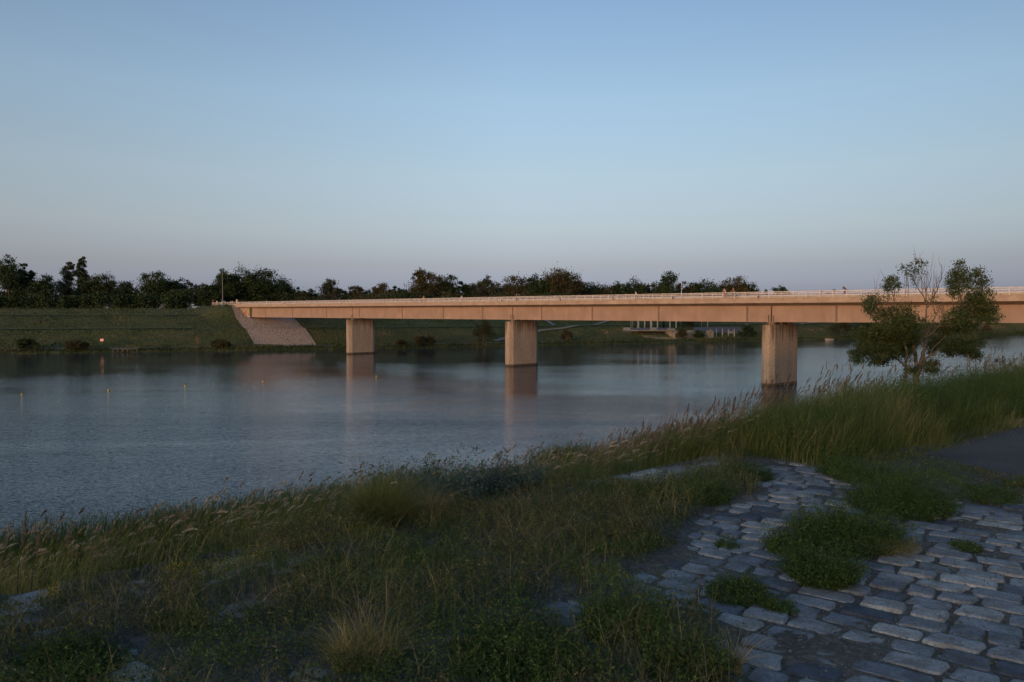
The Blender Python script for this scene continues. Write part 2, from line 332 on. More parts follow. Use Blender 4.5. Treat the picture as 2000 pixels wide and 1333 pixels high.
# steel girder: one length per span, standing joints open over the piers
joints = [TA, -147.9, -70.4, 0, 71]
for a, b in zip(joints[:-1], joints[1:]):
    m = MB(); tt = np.linspace(a+.14, b-.14, 8)
    strip(m, [(3.0, lambda t: curb_z(t)-1.35), (3.0, lambda t: girder_bot(t)+.12), (3.12, lambda t: girder_bot(t)+.12), (3.12, lambda t: girder_bot(t)), (-3.12, lambda t: girder_bot(t)),
              (-3.12, lambda t: girder_bot(t)+.12), (-3.0, lambda t: girder_bot(t)+.12), (-3.0, lambda t: curb_z(t)-1.35)], tt)
    bpart(m, 'girder', M_GIRD)
for px in (518.5, 571.5, 637.5, 702, 785.5, 866, 942.5, 1057.5, 1156.5, 1286, 1459, 1633, 1700+140):
    t = T_of(px, 3.05); m = MB()
    strip(m, [(3.0, lambda t: curb_z(t)-1.36), (3.0, lambda t: girder_bot(t)+.12), (3.05, lambda t: girder_bot(t)+.12), (3.05, lambda t: curb_z(t)-1.36)], [t-.2, t+.2])
    bpart(m, 'stiffener', M_STIFF)
# piers: long six-sided walls with pointed noses
def pier_mat():
    m = noise_mat('pier_concrete', [(.3, (.28, .22, .17)), (.65, (.36, .285, .22))], .5, .9, .015, 9, stretch=(1, 1, .3), stops2=[(.35, (.8, .78, .75)), (.65, (1.05, 1.04, 1.02))], scale2=3)
    nt = m.node_tree; p = nt.nodes['Principled BSDF']; g = nt.nodes.new('ShaderNodeNewGeometry'); src = p.inputs['Base Color'].links[0].from_socket
    # rain streaks running down from the bearing shelf, wet line at the foot, form-tie dots
    sx = nt.nodes.new('ShaderNodeMapping'); sx.inputs['Scale'].default_value = (2.2, 2.2, .05); nt.links.new(g.outputs['Position'], sx.inputs[0])
    n = nt.nodes.new('ShaderNodeTexNoise'); n.inputs['Scale'].default_value = 1; n.inputs['Detail'].default_value = 4; nt.links.new(sx.outputs[0], n.inputs['Vector'])
    s = nt.nodes.new('ShaderNodeSeparateXYZ'); nt.links.new(g.outputs['Position'], s.inputs[0])
    h = nt.nodes.new('ShaderNodeMapRange'); h.inputs['From Min'].default_value = 5; h.inputs['From Max'].default_value = 11.2; h.inputs['To Min'].default_value = -.25; h.inputs['To Max'].default_value = .32
    nt.links.new(s.outputs['Z'], h.inputs['Value'])
    a = nt.nodes.new('ShaderNodeMath'); a.operation = 'ADD'; nt.links.new(n.outputs['Fac'], a.inputs[0]); nt.links.new(h.outputs[0], a.inputs[1])
    r = _ramp(nt, [(.58, (1, 1, 1)), (.78, (.5, .42, .36))]); nt.links.new(a.outputs[0], r.inputs[0])
    x = nt.nodes.new('ShaderNodeMix'); x.data_type = 'RGBA'; x.blend_type = 'MULTIPLY'; x.inputs['Factor'].default_value = 1
    nt.links.new(src, x.inputs['A']); nt.links.new(r.outputs[0], x.inputs['B'])
    fz = _ramp(nt, [(.0, (.25, .24, .22)), (.04, (.3, .28, .25)), (.055, (1, 1, 1))]); dv = nt.nodes.new('ShaderNodeMath'); dv.operation = 'MULTIPLY'; dv.inputs[1].default_value = .1
    nt.links.new(s.outputs['Z'], dv.inputs[0]); nt.links.new(dv.outputs[0], fz.inputs[0])
    y = nt.nodes.new('ShaderNodeMix'); y.data_type = 'RGBA'; y.blend_type = 'MULTIPLY'; y.inputs['Factor'].default_value = 1
    nt.links.new(x.outputs['Result'], y.inputs['A']); nt.links.new(fz.outputs[0], y.inputs['B']); nt.links.new(y.outputs['Result'], p.inputs['Base Color'])
    return m
M_PIER = pier_mat()
for tp, dh in ((0, 0), (-70.4, 0), (-147.9, 0)):
    m = MB(); a, t_ = 3.85, 1.3; rings = []
    for z in (-3, 0, 3, 6, 9, 10.95):
        ring = []
        for s, t in ((a+1.35, 0), (a+.95, .75), (a, t_), (-a, t_), (-a-.95, .75), (-a-1.35, 0), (-a-.95, -.75), (-a, -t_), (a, -t_), (a+.95, -.75)): ring.append(bpt(tp+t, s, z))
        rings.append(ring)
    m.loft(rings); pr = bpart(m, 'pier', M_PIER, bevel=.06)
    for s in (2.7, 0, -2.7):
        m = MB(); M4 = Matrix.Translation(bpt(tp, s, 0)) @ Matrix.Rotation(math.atan2(B[1], B[0]), 4, 'Z')
        m.box(-.55, .55, -.35, .35, 10.94, 11.4, M4); m.box(-.75, .75, -.5, .5, 11.15, 11.3, M4); bpart(m, 'bearing', M_STIFF, pr)
    m = MB(); M4 = Matrix.Translation(bpt(tp, 0, 0)) @ Matrix.Rotation(math.atan2(B[1], B[0]), 4, 'Z')
    m.box(-.13, .13, -2.85, 2.85, 11.4, 14.4, M4); m.box(-.5, -.43, -3.2, -3.13, 11.4, 12.6, M4); m.box(.43, .5, -3.2, -3.13, 11.4, 12.6, M4)
    bpart(m, 'expansion_joint', M_DARK)
# railings
def railing(name, s, ta, tb):
    m = MB(); n = int((tb-ta)/2.35); tt = np.linspace(ta, tb, n+1)
    zb = lambda t: curb_z(t)
    strip(m, [(s+.03, lambda t: zb(t)+.16), (s+.03, lambda t: zb(t)+.12), (s-.03, lambda t: zb(t)+.12), (s-.03, lambda t: zb(t)+.16)], [ta, tb])
    V = []
    for t in tt: strip(m, [(s+.045, lambda q: zb(q)+1.04), (s+.045, lambda q: zb(q)-.02), (s-.045, lambda q: zb(q)-.02), (s-.045, lambda q: zb(q)+1.04)], [t-.06, t+.06])
    for t in np.arange(max(ta, -170), tb, .16): strip(m, [(s+.009, lambda q: zb(q)+1.04), (s+.009, lambda q: zb(q)+.15), (s-.009, lambda q: zb(q)+.15), (s-.009, lambda q: zb(q)+1.04)], [t-.009, t+.009])
    for t in np.arange(ta, -170, .32): strip(m, [(s+.015, lambda q: zb(q)+1.04), (s+.015, lambda q: zb(q)+.15), (s-.015, lambda q: zb(q)+.15), (s-.015, lambda q: zb(q)+1.04)], [t-.015, t+.015])
    o = bpart(m, name, M_RAIL)
    m = MB(); strip(m, [(s+.05, lambda t: zb(t)+1.14), (s+.05, lambda t: zb(t)+1.02), (s-.05, lambda t: zb(t)+1.02), (s-.05, lambda t: zb(t)+1.14)], [ta, tb])
    bpart(m, 'handrail', M_RAIL, o); return o
railing('railing', 5.05, T_of(415, 5.05), TN); railing('railing', -5.05, TF, TN)
m = MB(); strip(m, [(-3.7, lambda t: curb_z(t)+.78), (-3.7, lambda t: curb_z(t)+.40), (-3.78, lambda t: curb_z(t)+.40), (-3.78, lambda t: curb_z(t)+.78)], [TF+10, TN])
for t in np.arange(TF+10, TN, 4): strip(m, [(-3.78, lambda q: curb_z(q)+.7), (-3.78, lambda q: curb_z(q)-.15), (-3.9, lambda q: curb_z(q)-.15), (-3.9, lambda q: curb_z(q)+.7)], [t-.06, t+.06])
bpart(m, 'crash_barrier', flat('barrier_zinc', (.20, .21, .27), .5))
m = MB(); strip(m, [(3.75, lambda t: curb_z(t)+.52), (3.75, lambda t: curb_z(t)+.30), (3.69, lambda t: curb_z(t)+.30), (3.69, lambda t: curb_z(t)+.52)], [TF+14, TN])
for t in np.arange(TF+14, TN, 4): strip(m, [(3.69, lambda q: curb_z(q)+.5), (3.69, lambda q: curb_z(q)-.15), (3.6, lambda q: curb_z(q)-.15), (3.6, lambda q: curb_z(q)+.5)], [t-.05, t+.05])
bpart(m, 'crash_barrier', flat('barrier_white', (.62, .6, .62), .5))
# small deck-edge lights on the fascia
for px in (553.5, 668, 807, 978, 1093, 1196, 1312, 1478):
    t = T_of(px, 5.1); m = MB(); M4 = Matrix.Translation(bpt(t, 4.85, curb_z(t))) @ Matrix.Rotation(math.atan2(B[1], B[0]), 4, 'Z')
    m.box(-.17, .17, -.08, .08, 0, .38, M4); m.box(-.1, .1, -.06, .06, .38, .5, M4); bpart(m, 'drain_box', M_DARK)
# abutment
def graffiti():
    m = noise_mat('painted_abutment', [(.3, (.30, .22, .16)), (.7, (.44, .34, .26))], .5, .9)
    nt = m.node_tree; p = nt.nodes['Principled BSDF']; g = nt.nodes.new('ShaderNodeNewGeometry')
    v = nt.nodes.new('ShaderNodeTexVoronoi'); v.inputs['Scale'].default_value = .75; v.inputs['Randomness'].default_value = 1
    n = nt.nodes.new('ShaderNodeTexNoise'); n.inputs['Scale'].default_value = 1.1; n.inputs['Detail'].default_value = 3
    nt.links.new(g.outputs['Position'], n.inputs['Vector']); nt.links.new(g.outputs['Position'], v.inputs['Vector'])
    s = nt.nodes.new('ShaderNodeSeparateColor'); nt.links.new(v.outputs['Color'], s.inputs[0])
    r = _ramp(nt, [(0, (.06, .06, .08)), (.2, (.30, .24, .06)), (.35, (.22, .08, .06)), (.5, (.42, .40, .34)), (.65, (.12, .16, .14)), (.8, (.40, .22, .10)), (1, (.08, .08, .14))]); r.color_ramp.interpolation = 'CONSTANT'
    nt.links.new(s.outputs[0], r.inputs[0])
    mk = _ramp(nt, [(.46, (0, 0, 0)), (.5, (1, 1, 1))]); nt.links.new(n.outputs['Fac'], mk.inputs[0])
    x = nt.nodes.new('ShaderNodeMix'); x.data_type = 'RGBA'; nt.links.new(mk.outputs[0], x.inputs['Factor'])
    src = p.inputs['Base Color'].links[0].from_socket; nt.links.new(src, x.inputs['A']); nt.links.new(r.outputs[0], x.inputs['B']); nt.links.new(x.outputs['Result'], p.inputs['Base Color'])
    return m
M_GRAF = graffiti()
m = MB(); strip(m, [(3.6, lambda t: curb_z(t)-.88), (3.6, lambda t: 8.), (-3.6, lambda t: 8.), (-3.6, lambda t: curb_z(t)-1.2)], [T_of(457, 3.6), TA-.9]); bpart(m, 'abutment', M_GRAF)
m = MB(); strip(m, [(3.1, lambda t: curb_z(t)-1.36), (3.1, lambda t: 10.5), (-3.1, lambda t: 10.5), (-3.1, lambda t: curb_z(t)-1.36)], [TA-.9, TA+.1]); bpart(m, 'abutment_gap', M_DARK)  # solid dark block painted in place of the shaded gap
m = MB(); ta, tb = T_of(433, 4.3), T_of(458, 4.3)
m.loft([[bpt(ta, 4.4, 15.4), bpt(ta, 4.4, 14.2), bpt(ta, 3.6, 14.2), bpt(ta, 3.6, 15.4)], [bpt(tb, 4.4, curb_z(tb)-.85), bpt(tb, 4.4, 9), bpt(tb, 3.6, 9), bpt(tb, 3.6, curb_z(tb)-.85)]]); bpart(m, 'wing_wall', M_GRAF)
# ------------------------------------------------------------------ foliage builders
def unit(v): return v/np.maximum(np.linalg.norm(v, axis=-1, keepdims=True), 1e-9)
def leaf_quads(C, L, W, up=None, flat_=0.0):
    """rhombic leaves at C (n,3) with lengths L and widths W"""
    n = len(C); a = unit(rng.normal(size=(n, 3))*np.array([1, 1, 1-flat_])); b = unit(np.cross(a, unit(rng.normal(size=(n, 3)))))
    if up is not None: a = unit(a+up)
    b = unit(np.cross(a, unit(rng.normal(size=(n, 3)))))
    L = np.broadcast_to(L, n)[:, None]; W = np.broadcast_to(W, n)[:, None]
    V = np.stack([C-a*L*.5, C+b*W*.5, C+a*L*.5, C-b*W*.5], 1).reshape(-1, 3)
    Fq = np.arange(4*n).reshape(n, 4); return V, Fq
def blades(P, H, lean, amt, Wd, seg=4, tipw=.15, phi=None):
    """grass blades: ribbons rising from P (n,3), height H, bending along the unit 2-vectors lean"""
    n = len(P); s = np.linspace(0, 1, seg+1)[None, :, None]; H = np.broadcast_to(H, n)[:, None, None]; amt = np.broadcast_to(amt, n)[:, None, None]
    Ld = np.concatenate([lean, np.zeros((n, 1))], 1)[:, None, :]
    C = P[:, None, :]+np.array([0, 0, 1.])*H*s*(1-.25*amt*s*s)+Ld*H*amt*s**1.9
    if phi is None: phi = rng.uniform(0, 2*np.pi, n)
    wv = np.stack([np.cos(phi), np.sin(phi), 0*phi], 1)[:, None, :]*np.broadcast_to(Wd, n)[:, None, None]*.5*(1-(1-tipw)*s**1.6)
    V = np.stack([C-wv, C+wv], 2).reshape(n, -1, 3); k = 2*(seg+1)
    i = np.arange(seg)*2; q = np.stack([i, i+1, i+3, i+2], 1)[None]+(np.arange(n)*k)[:, None, None]
    return V.reshape(-1, 3), q.reshape(-1, 4), C[:, -1], unit(C[:, -1]-C[:, -2]), k
class Soup:
    """collects leaf and blade quads with a tint value each"""
    def __init__(s): s.V = []; s.F = []; s.T = []; s.n = 0
    def add(s, V, Fq, T):
        s.V.append(V); s.F.append(Fq+s.n); s.T.append(np.broadcast_to(T, len(V))); s.n += len(V)
    def leaves(s, C, L, W, T, **k):
        V, f = leaf_quads(C, L, W, **k); s.add(V, f, np.repeat(np.broadcast_to(T, len(C)), 4))
    def blades(s, P, H, lean, amt, Wd, T, **k):
        V, f, tip, d, m = blades(P, H, lean, amt, Wd, **k); s.add(V, f, np.repeat(np.broadcast_to(T, len(P)), m)); return tip, d
    def spikes(s, tip, d, L, Wd, T, nb=26, spread=.5, droop=0.0):
        """bristly seed heads reaching from each stem tip along d"""
        n = len(tip); L = np.broadcast_to(L, n); Wd = np.broadcast_to(Wd, n)
        u = rng.uniform(0, 1, (n, nb)); ax = d[:, None, :]*(L[:, None]*u)[..., None]; ax[..., 2] -= droop*(L[:, None]*u**2)
        rad = unit(rng.normal(size=(n, nb, 3))); prof = np.sin(np.pi*np.clip(u*.9+.08, 0, 1))
        C = tip[:, None, :]+ax+rad*(Wd[:, None]*.5*prof)[..., None]
        a = unit(rad*spread+d[:, None, :]); b = unit(np.cross(a, rng.normal(size=(n, nb, 3))))
        l = (Wd[:, None]*rng.uniform(.8, 1.8, (n, nb)))[..., None]; w_ = l*.28
        V = np.stack([C-a*l*.5, C+b*w_*.5, C+a*l*.5, C-b*w_*.5], 2).reshape(-1, 3)
        s.add(V, np.arange(4*n*nb).reshape(-1, 4), np.repeat(np.repeat(np.broadcast_to(T, n), nb)+rng.normal(0, .05, n*nb), 4))
    def build(s, name, mat, parent=None, loc=None):
        return mesh_np(name, np.concatenate(s.V), np.concatenate(s.F), mat, parent, np.clip(np.concatenate(s.T), 0, 1), loc=loc)
def rdir(n): a = rng.uniform(0, 2*np.pi, n); return np.stack([np.cos(a), np.sin(a)], 1)
M_BARK = noise_mat('tree_bark', [(.3, (.07, .055, .045)), (.7, (.14, .11, .085))], 3, .95, .03, 14)
M_CROWN = leaf_mat('broadleaf_foliage', [(0, (.014, .022, .009)), (.4, (.030, .046, .015)), (.7, (.052, .072, .022)), (1, (.085, .10, .035))])
M_CROWN_DARK = leaf_mat('dark_foliage', [(0, (.015, .026, .010)), (.5, (.034, .056, .017)), (1, (.068, .092, .030))])
M_CROWN_GREY = leaf_mat('grey_foliage', [(0, (.030, .036, .022)), (.5, (.060, .066, .040)), (1, (.105, .105, .066))])
M_CROWN_OLIVE = leaf_mat('olive_foliage', [(0, (.030, .028, .012)), (.5, (.065, .058, .022)), (1, (.12, .095, .040))])
MATS = dict(g=M_CROWN, d=M_CROWN_DARK, y=M_CROWN_GREY, o=M_CROWN_OLIVE)
def crown_mesh(blobs, nleaf, size, zb):
    """leaves gathered in clumps on and inside a set of ellipsoids (cx,cy,cz,rx,ry,rz)"""
    S = Soup(); vol = np.array([b[3]*b[4]*b[5] for b in blobs])**.67; vol /= vol.sum()
    for b, v in zip(blobs, vol):
        n = max(60, int(nleaf*v)); nc = max(6, int(n/60)); c = np.array(b[:3]); r = np.array(b[3:6])
        u = unit(rng.normal(size=(nc, 3))); rad = rng.uniform(.45, 1.06, nc)**.6; cc = c+u*r*rad[:, None]
        cs = r.mean()*rng.uniform(.14, .3, nc); k = rng.integers(0, nc, n)
        P = cc[k]+rng.normal(size=(n, 3))*cs[k][:, None]*np.array([1, 1, .75])
        keep = P[:, 2] > zb; P = P[keep]; k = k[keep]
        T = np.clip(.42+rng.normal(0, .17, nc)[k]+rng.normal(0, .08, len(P)), 0, 1)
        S.leaves(P, size*rng.uniform(.7, 1.4, len(P)), size*rng.uniform(.45, .8, len(P)), T)
    return S
def tree_at(name, label, cat, X, Y, zg, H, half, shape='round', mat='g', nleaf=2600, size=.75, group=None, bare=0):
    root = empty(name, (X, Y, zg)); tag(root, label, cat, group); zg = 0
    ry = half*.8; blobs = []
    if shape == 'poplar':
        m = 9
        for i in range(m):
            f = i/(m-1); z = H*(.16+.78*f); rr = half*(1.0-.62*f)*rng.uniform(.75, 1.1)
            blobs.append((rng.normal(0, half*.16), rng.normal(0, half*.15), z, rr, rr, H*.085))
        blobs.append((rng.normal(0, half*.1), 0, H*.95, half*.22, half*.22, H*.05))
    elif shape == 'dome':
        for i in range(15):
            a = rng.uniform(0, 2*np.pi); q = rng.uniform(.1, .8)**.6; z = H*(.28+.58*(1-q**1.8)*rng.uniform(.65, 1)); rr = half*rng.uniform(.26, .38)
            blobs.append((half*q*math.cos(a), ry*q*math.sin(a), min(z, H-rr*.85), rr, rr, rr*.85))
        blobs.append((0, 0, H*.42, half*.85, ry*.8, H*.40)); blobs.append((0, 0, H*.74, half*.6, half*.55, H*.26))
    elif shape == 'ragged':
        for i in range(11):
            a = rng.uniform(0, 2*np.pi); q = rng.uniform(.15, .85); z = H*rng.uniform(.3, .9)*(1-.25*q); rr = half*rng.uniform(.18, .34)
            blobs.append((half*q*math.cos(a), ry*q*math.sin(a), min(z, H-rr), rr, rr, rr*rng.uniform(.8, 1.2)))
        blobs.append((rng.normal(0, half*.15), 0, H*.86, half*.3, half*.3, H*.13)); blobs.append((0, 0, H*.4, half*.8, ry*.75, H*.36)); blobs.append((half*.2, 0, H*.68, half*.5, ry*.5, H*.18))
    else:
        for i in range(11):
            a = rng.uniform(0, 2*np.pi); q = rng.uniform(0, .68); z = H*(.3+.5*rng.uniform(0, 1)*(1-q*.5)); rr = half*rng.uniform(.28, .42)
            blobs.append((half*q*math.cos(a), ry*q*math.sin(a), min(z, H-rr*.9), rr, rr, rr*.9))
        blobs.append((rng.normal(0, half*.2), 0, H*.83, half*.5, half*.5, H*.17)); blobs.append((0, 0, H*.42, half*.8, ry*.8, H*.38))
    S = crown_mesh(blobs, nleaf, size, zg+.3)
    m = MB(); top = H*.62; lean = rng.normal(0, .02, 2)*H
    m.tube([(0, 0, -1.2), (lean[0]*.3, lean[1]*.3, H*.25), (lean[0], lean[1], top)], [H*.022+.06, H*.016+.04, H*.006+.02], 7)
    for b in blobs[:9]:
        z0 = H*rng.uniform(.2, .5); p0 = Vector((lean[0]*z0/top, lean[1]*z0/top, z0)); p1 = Vector(b[:3]); mid = p0.lerp(p1, .5)+Vector((0, 0, -.04*H))
        m.tube([p0, mid, p1], [H*.009+.02, H*.006+.015, .02], 5)
        if bare:
            for q in range(bare):
                d = Vector(rng.normal(size=3)); d.z = abs(d.z); d.normalize(); m.tube([p1, p1+d*b[3]*1.1, p1+d*b[3]*1.6+Vector(rng.normal(size=3))*.3], [.05, .035, .012], 4)
    o = m.build('trunk', M_BARK, root); c = S.build('crown', MATS[mat], root)
    return root
def far_tree(px, top, half_px, Y, shape, mat, label, nleaf=2600, name='broadleaf_tree', bare=0, base=None):
    X = (px-1000)*Y/F; g = float(far_h([X], [Y])[0]) if base is None else base; zt = EYE+(612-top)*Y/F
    return tree_at(name, label, 'tree', X, Y, g, zt-g, half_px*1.35*Y/F, shape, mat, int(nleaf*4), max(.5, Y*.0019), 'trees behind the far bank', bare)
# ------------------------------------------------------------------ far woodland, tree by tree (photo column, top, half width, distance)
FT = [
 (18, 501, 30, 352, 'ragged', 'd', 'tall ragged dark tree standing at the left edge of the view', 3600),
 (50, 512, 18, 362, 'ragged', 'd', 'tall open-topped tree just right of the tree at the left edge', 2400),
 (88, 541, 28, 350, 'round', 'd', 'low dark round tree in front of the gap left of the two slim trees', 2600),
 (136, 513, 17, 372, 'poplar', 'y', 'left and greyer one of the two slim upright trees', 2600),
 (164, 505, 14, 368, 'poplar', 'd', 'tallest slim dark poplar, right one of the two slim upright trees', 2600),
 (200, 537, 31, 366, 'dome', 'g', 'bright green spreading tree right of the slim poplar', 3600),
 (248, 550, 26, 370, 'round', 'd', 'low dark tree between the bright green tree and the peaked tree', 2400),
 (306, 533, 32, 372, 'round', 'd', 'dark peaked tree in the middle of the left woodland', 3400),
 (338, 546, 22, 376, 'round', 'd', 'dark tree leaning against the right side of the peaked tree', 2200),
 (364, 546, 24, 382, 'ragged', 'y', 'thin grey wispy tree at the right end of the left woodland', 1100),
 (388, 578, 12, 384, 'round', 'd', 'smallest dark bushy tree in the dip of the left skyline', 1000),
 (410, 556, 22, 366, 'round', 'g', 'mid green round tree left of the lamp mast by the bridge end', 2400),
 (440, 527, 26, 372, 'ragged', 'd', 'tall dark forked tree behind the lamp mast at the bridge end', 2800),
 (478, 525, 34, 378, 'dome', 'd', 'tall broad dark tree just right of the lamp mast', 4200),
 (522, 529, 42, 384, 'dome', 'd', 'largest rounded dark tree above the left end of the bridge', 5200),
 (552, 562, 24, 388, 'round', 'd', 'low shoulder tree at the foot of the largest rounded tree', 2000),
 (584, 563, 20, 400, 'ragged', 'd', 'small flat-topped dark tree right of the largest rounded tree', 1600),
 (612, 567, 18, 410, 'round', 'd', 'small dark tree left of the grey-green tree', 1500),
 (644, 547, 21, 404, 'round', 'y', 'grey-green upright oval tree standing alone above the left span', 2600),
 (686, 560, 20, 410, 'round', 'o', 'olive bushy tree just right of the grey-green oval tree', 2200),
 (716, 570, 20, 425, 'round', 'd', 'low dark tree between the olive tree and the tree over the first pier', 1400),
 (746, 557, 22, 420, 'round', 'o', 'olive round tree right of the first pier', 2200),
 (778, 560, 18, 430, 'ragged', 'd', 'dark loose tree left of the tall ragged tree near mid bridge', 1600),
 (830, 524, 34, 430, 'ragged', 'o', 'tall ragged brownish tree between the first and second pier', 4400),
 (872, 539, 27, 436, 'round', 'd', 'dark tree joined to the right of the tall ragged brownish tree', 2800),
 (912, 548, 20, 446, 'ragged', 'd', 'open loose tree left of the flat-topped pair', 1600),
 (948, 540, 32, 450, 'ragged', 'y', 'flat-topped open tree above the deck left of the second pier', 3200),
 (1006, 540, 28, 456, 'dome', 'o', 'brownish tree right above the second pier', 2800),
 (1048, 536, 30, 458, 'dome', 'd', 'dark tree between the brownish tree and the great dome', 3000),
 (1090, 530, 42, 462, 'dome', 'o', 'great dome-shaped tree right of the second pier', 5000),
 (1140, 551, 28, 476, 'round', 'd', 'dark tree at the right foot of the great dome-shaped tree', 2200),
 (1172, 553, 24, 486, 'dome', 'o', 'pinkish brown topped tree in the low even treeline', 2200),
 (1205, 550, 26, 490, 'round', 'd', 'dark tree in the low even treeline, right of the brown one', 2200),
 (1240, 547, 26, 494, 'dome', 'd', 'spiky topped tree in the middle of the low even treeline', 2400),
 (1272, 553, 22, 498, 'round', 'g', 'green tree at the right end of the low even treeline', 1800),
 (1303, 534, 22, 486, 'round', 'd', 'tall round-headed tree sticking out above the treeline', 3200),
 (1340, 552, 22, 500, 'round', 'o', 'brownish tree right of the tall round-headed tree', 1800),
 (1374, 545, 32, 505, 'dome', 'd', 'broad dark tree above the two red-capped people', 3200),
 (1432, 543, 30, 510, 'dome', 'o', 'brown-topped broad tree left of the third pier', 3200),
 (1466, 553, 18, 512, 'round', 'd', 'dark sloping tree at the right end of the broad group', 1500),
 (1496, 567, 10, 520, 'round', 'd', 'tiny round tree in the gap above the third pier', 700),
 (1526, 561, 20, 525, 'round', 'd', 'last low round tree right of the third pier', 1500),
]
for px, top, hp, Y, sh, mt, lb, nl in FT: far_tree(px, top, hp, Y, sh, mt, lb, nl, bare=3 if 'thin grey' in lb else 0)
def thicket(name, label, pts, H, depth, mat, n, size, cat='thicket'):
    """continuous undergrowth along a line of ground points"""
    P = np.array(pts, float); d = np.r_[0, np.cumsum(np.hypot(*np.diff(P, axis=0).T))]; nc = int(d[-1]/2.2)
    s = np.sort(rng.uniform(0, d[-1], nc)); X = np.interp(s, d, P[:, 0])+rng.normal(0, depth, nc); Y = np.interp(s, d, P[:, 1])+rng.uniform(-depth, depth, nc)
    zg = far_h(X, Y); hh = H*(.45+.75*fbm(X, Y, 24, 4)); k = rng.integers(0, nc, n)
    C = np.stack([X[k]+rng.normal(0, 1.5, n), Y[k]+rng.normal(0, 1.3, n), zg[k]-1+(1+hh[k])*rng.uniform(0, 1, n)], 1)
    S = Soup(); S.leaves(C, size*rng.uniform(.7, 1.4, n), size*rng.uniform(.5, .9, n), np.clip(.4+.25*(fbm(X, Y, 6, 8)[k]-.5)*2+rng.normal(0, .1, n), 0, 1))
    return tag(S.build(name, mat), label, cat, kind='stuff')
thicket('undergrowth', 'dark continuous undergrowth at the foot of the left woodland', [(-360, 330), (-250, 338), (-180, 352), (-140, 362)], 9, 4, M_CROWN_DARK, 50000, .85)
thicket('undergrowth', 'dark undergrowth filling the treeline behind the bridge', [(-140, 372), (-60, 400), (30, 440), (130, 480), (185, 505)], 11, 6, M_CROWN_DARK, 70000, .9)
thicket('undergrowth', 'low sunlit scrub just above the bridge railing', [(-100, 368), (-40, 385), (20, 415), (60, 435), (150, 480)], 11, 3, M_CROWN_OLIVE, 12000, .7)
# distant hazy treetops seen low over the deck on the right
for px, top, hp, lb in ((1590, 577, 9, 'leftmost of the tiny far treetops peeping over the right span'), (1606, 570, 8, 'reddish tiny treetop left of the crouched cyclist'), (1617, 569, 6, 'narrow tiny treetop between its two neighbours'), (1630, 567, 8, 'dark-topped tiny treetop nearest the cyclist')):
    far_tree(px, top, hp, 700, 'round', 'o', lb, 500, base=14.)
# ------------------------------------------------------------------ far bank vegetation
M_DRY = leaf_mat('bank_grass', [(0, (.024, .036, .010)), (.3, (.055, .074, .020)), (.55, (.10, .098, .036)), (.8, (.17, .12, .065)), (1, (.30, .19, .12))], .2, .8)
def bank_point(px, d):
    """ground point on the far bank, d metres in from the waterline, seen at photo column px"""
    X = SXs+NX*d; Y = SYs+NY*d; c = 1000+F*X/np.maximum(Y, 1); ok = Y > 40; j = np.where(ok, np.abs(c-px), 1e9).argmin(); return X[j], Y[j]
def far_grass():
    n = 150000; a = rng.integers(250, 640, n)+rng.uniform(0, 1, n); d = rng.uniform(.3, 62, n)
    X = np.interp(a, np.arange(900), SXs)+np.interp(a, np.arange(900), NX)*d; Y = np.interp(a, np.arange(900), SYs)+np.interp(a, np.arange(900), NY)*d
    px = 1000+F*X/Y; keep = (px > -90) & (px < 2090) & ~((d > 4.8) & (d < 8.2)) & ~((d > 24) & (d < 27.6)) & ~((d > 44) & (d < 47)); X, Y, d = X[keep], Y[keep], d[keep]
    in_slope = (np.abs((X+92)*.96+(Y-304)*.28+(Y-304)*.15*2) < 11) & (d > 8) & (d < 50)
    X, Y, d = X[~in_slope], Y[~in_slope], d[~in_slope]; n = len(X)
    Z = far_h(X, Y)-.05
    band = np.exp(-((d-17)/4.5)**2)*.42+np.exp(-((d-53)/6)**2)*.15+np.exp(-((d-34)/7)**2)*.05; px = 1000+F*X/Y
    right = np.clip((px-1050)/700, 0, 1)*.16
    T = np.clip(.22+band*fbm(X, Y, 14, 2)*1.6+(fbm(X, Y, 7, 6)-.5)*1.0+(fbm(X, Y, 30, 16)-.5)*.5+right+rng.normal(0, .07, n), 0, 1)
    S = Soup(); H = rng.uniform(.25, .8, n)*(1+.9*(d < 4))*(.7+.8*fbm(X, Y, 9, 3)); S.blades(np.stack([X, Y, Z], 1), H, rdir(n), rng.uniform(.1, .5, n), rng.uniform(.16, .34, n), T, seg=2)
    tag(S.build('bank_grass', M_DRY), 'rough grass with dry tan bands on the far embankment', 'grass', kind='stuff')
far_grass()
# reeds and low scrub along the far waterline
def shore_scrub():
    n = 60000; a = rng.uniform(250, 640, n); d = rng.uniform(-.6, 4.2, n); X = np.interp(a, np.arange(900), SXs)+np.interp(a, np.arange(900), NX)*d; Y = np.interp(a, np.arange(900), SYs)+np.interp(a, np.arange(900), NY)*d
    cl = fbm(X, Y, 11, 21); keep = (cl > .36); X, Y, d, cl = X[keep], Y[keep], d[keep], cl[keep]; n = len(X)
    Z = np.maximum(far_h(X, Y), 0)+rng.uniform(0, 1, n)*(.3+2.6*np.clip(cl-.36, 0, 1)*2)
    S = Soup(); S.leaves(np.stack([X, Y, Z], 1), rng.uniform(.3, .6, n), rng.uniform(.2, .4, n), np.clip(.28+.9*(fbm(X, Y, 16, 33)-.45)+rng.normal(0, .09, n), 0, 1))
    tag(S.build('shore_scrub', M_DRY), 'green and rusty scrub lining the far waterline', 'scrub', kind='stuff')
shore_scrub()
def bush(px, d, H, half, mat, label, name='shore_bush', nleaf=1500, size=.38):
    X, Y = bank_point(px, d); g = float(far_h([X], [Y])[0]); return tree_at(name, label, 'bush', X, Y, max(g, 0), H, half, 'dome', mat, nleaf, size, 'bushes on the far shore')
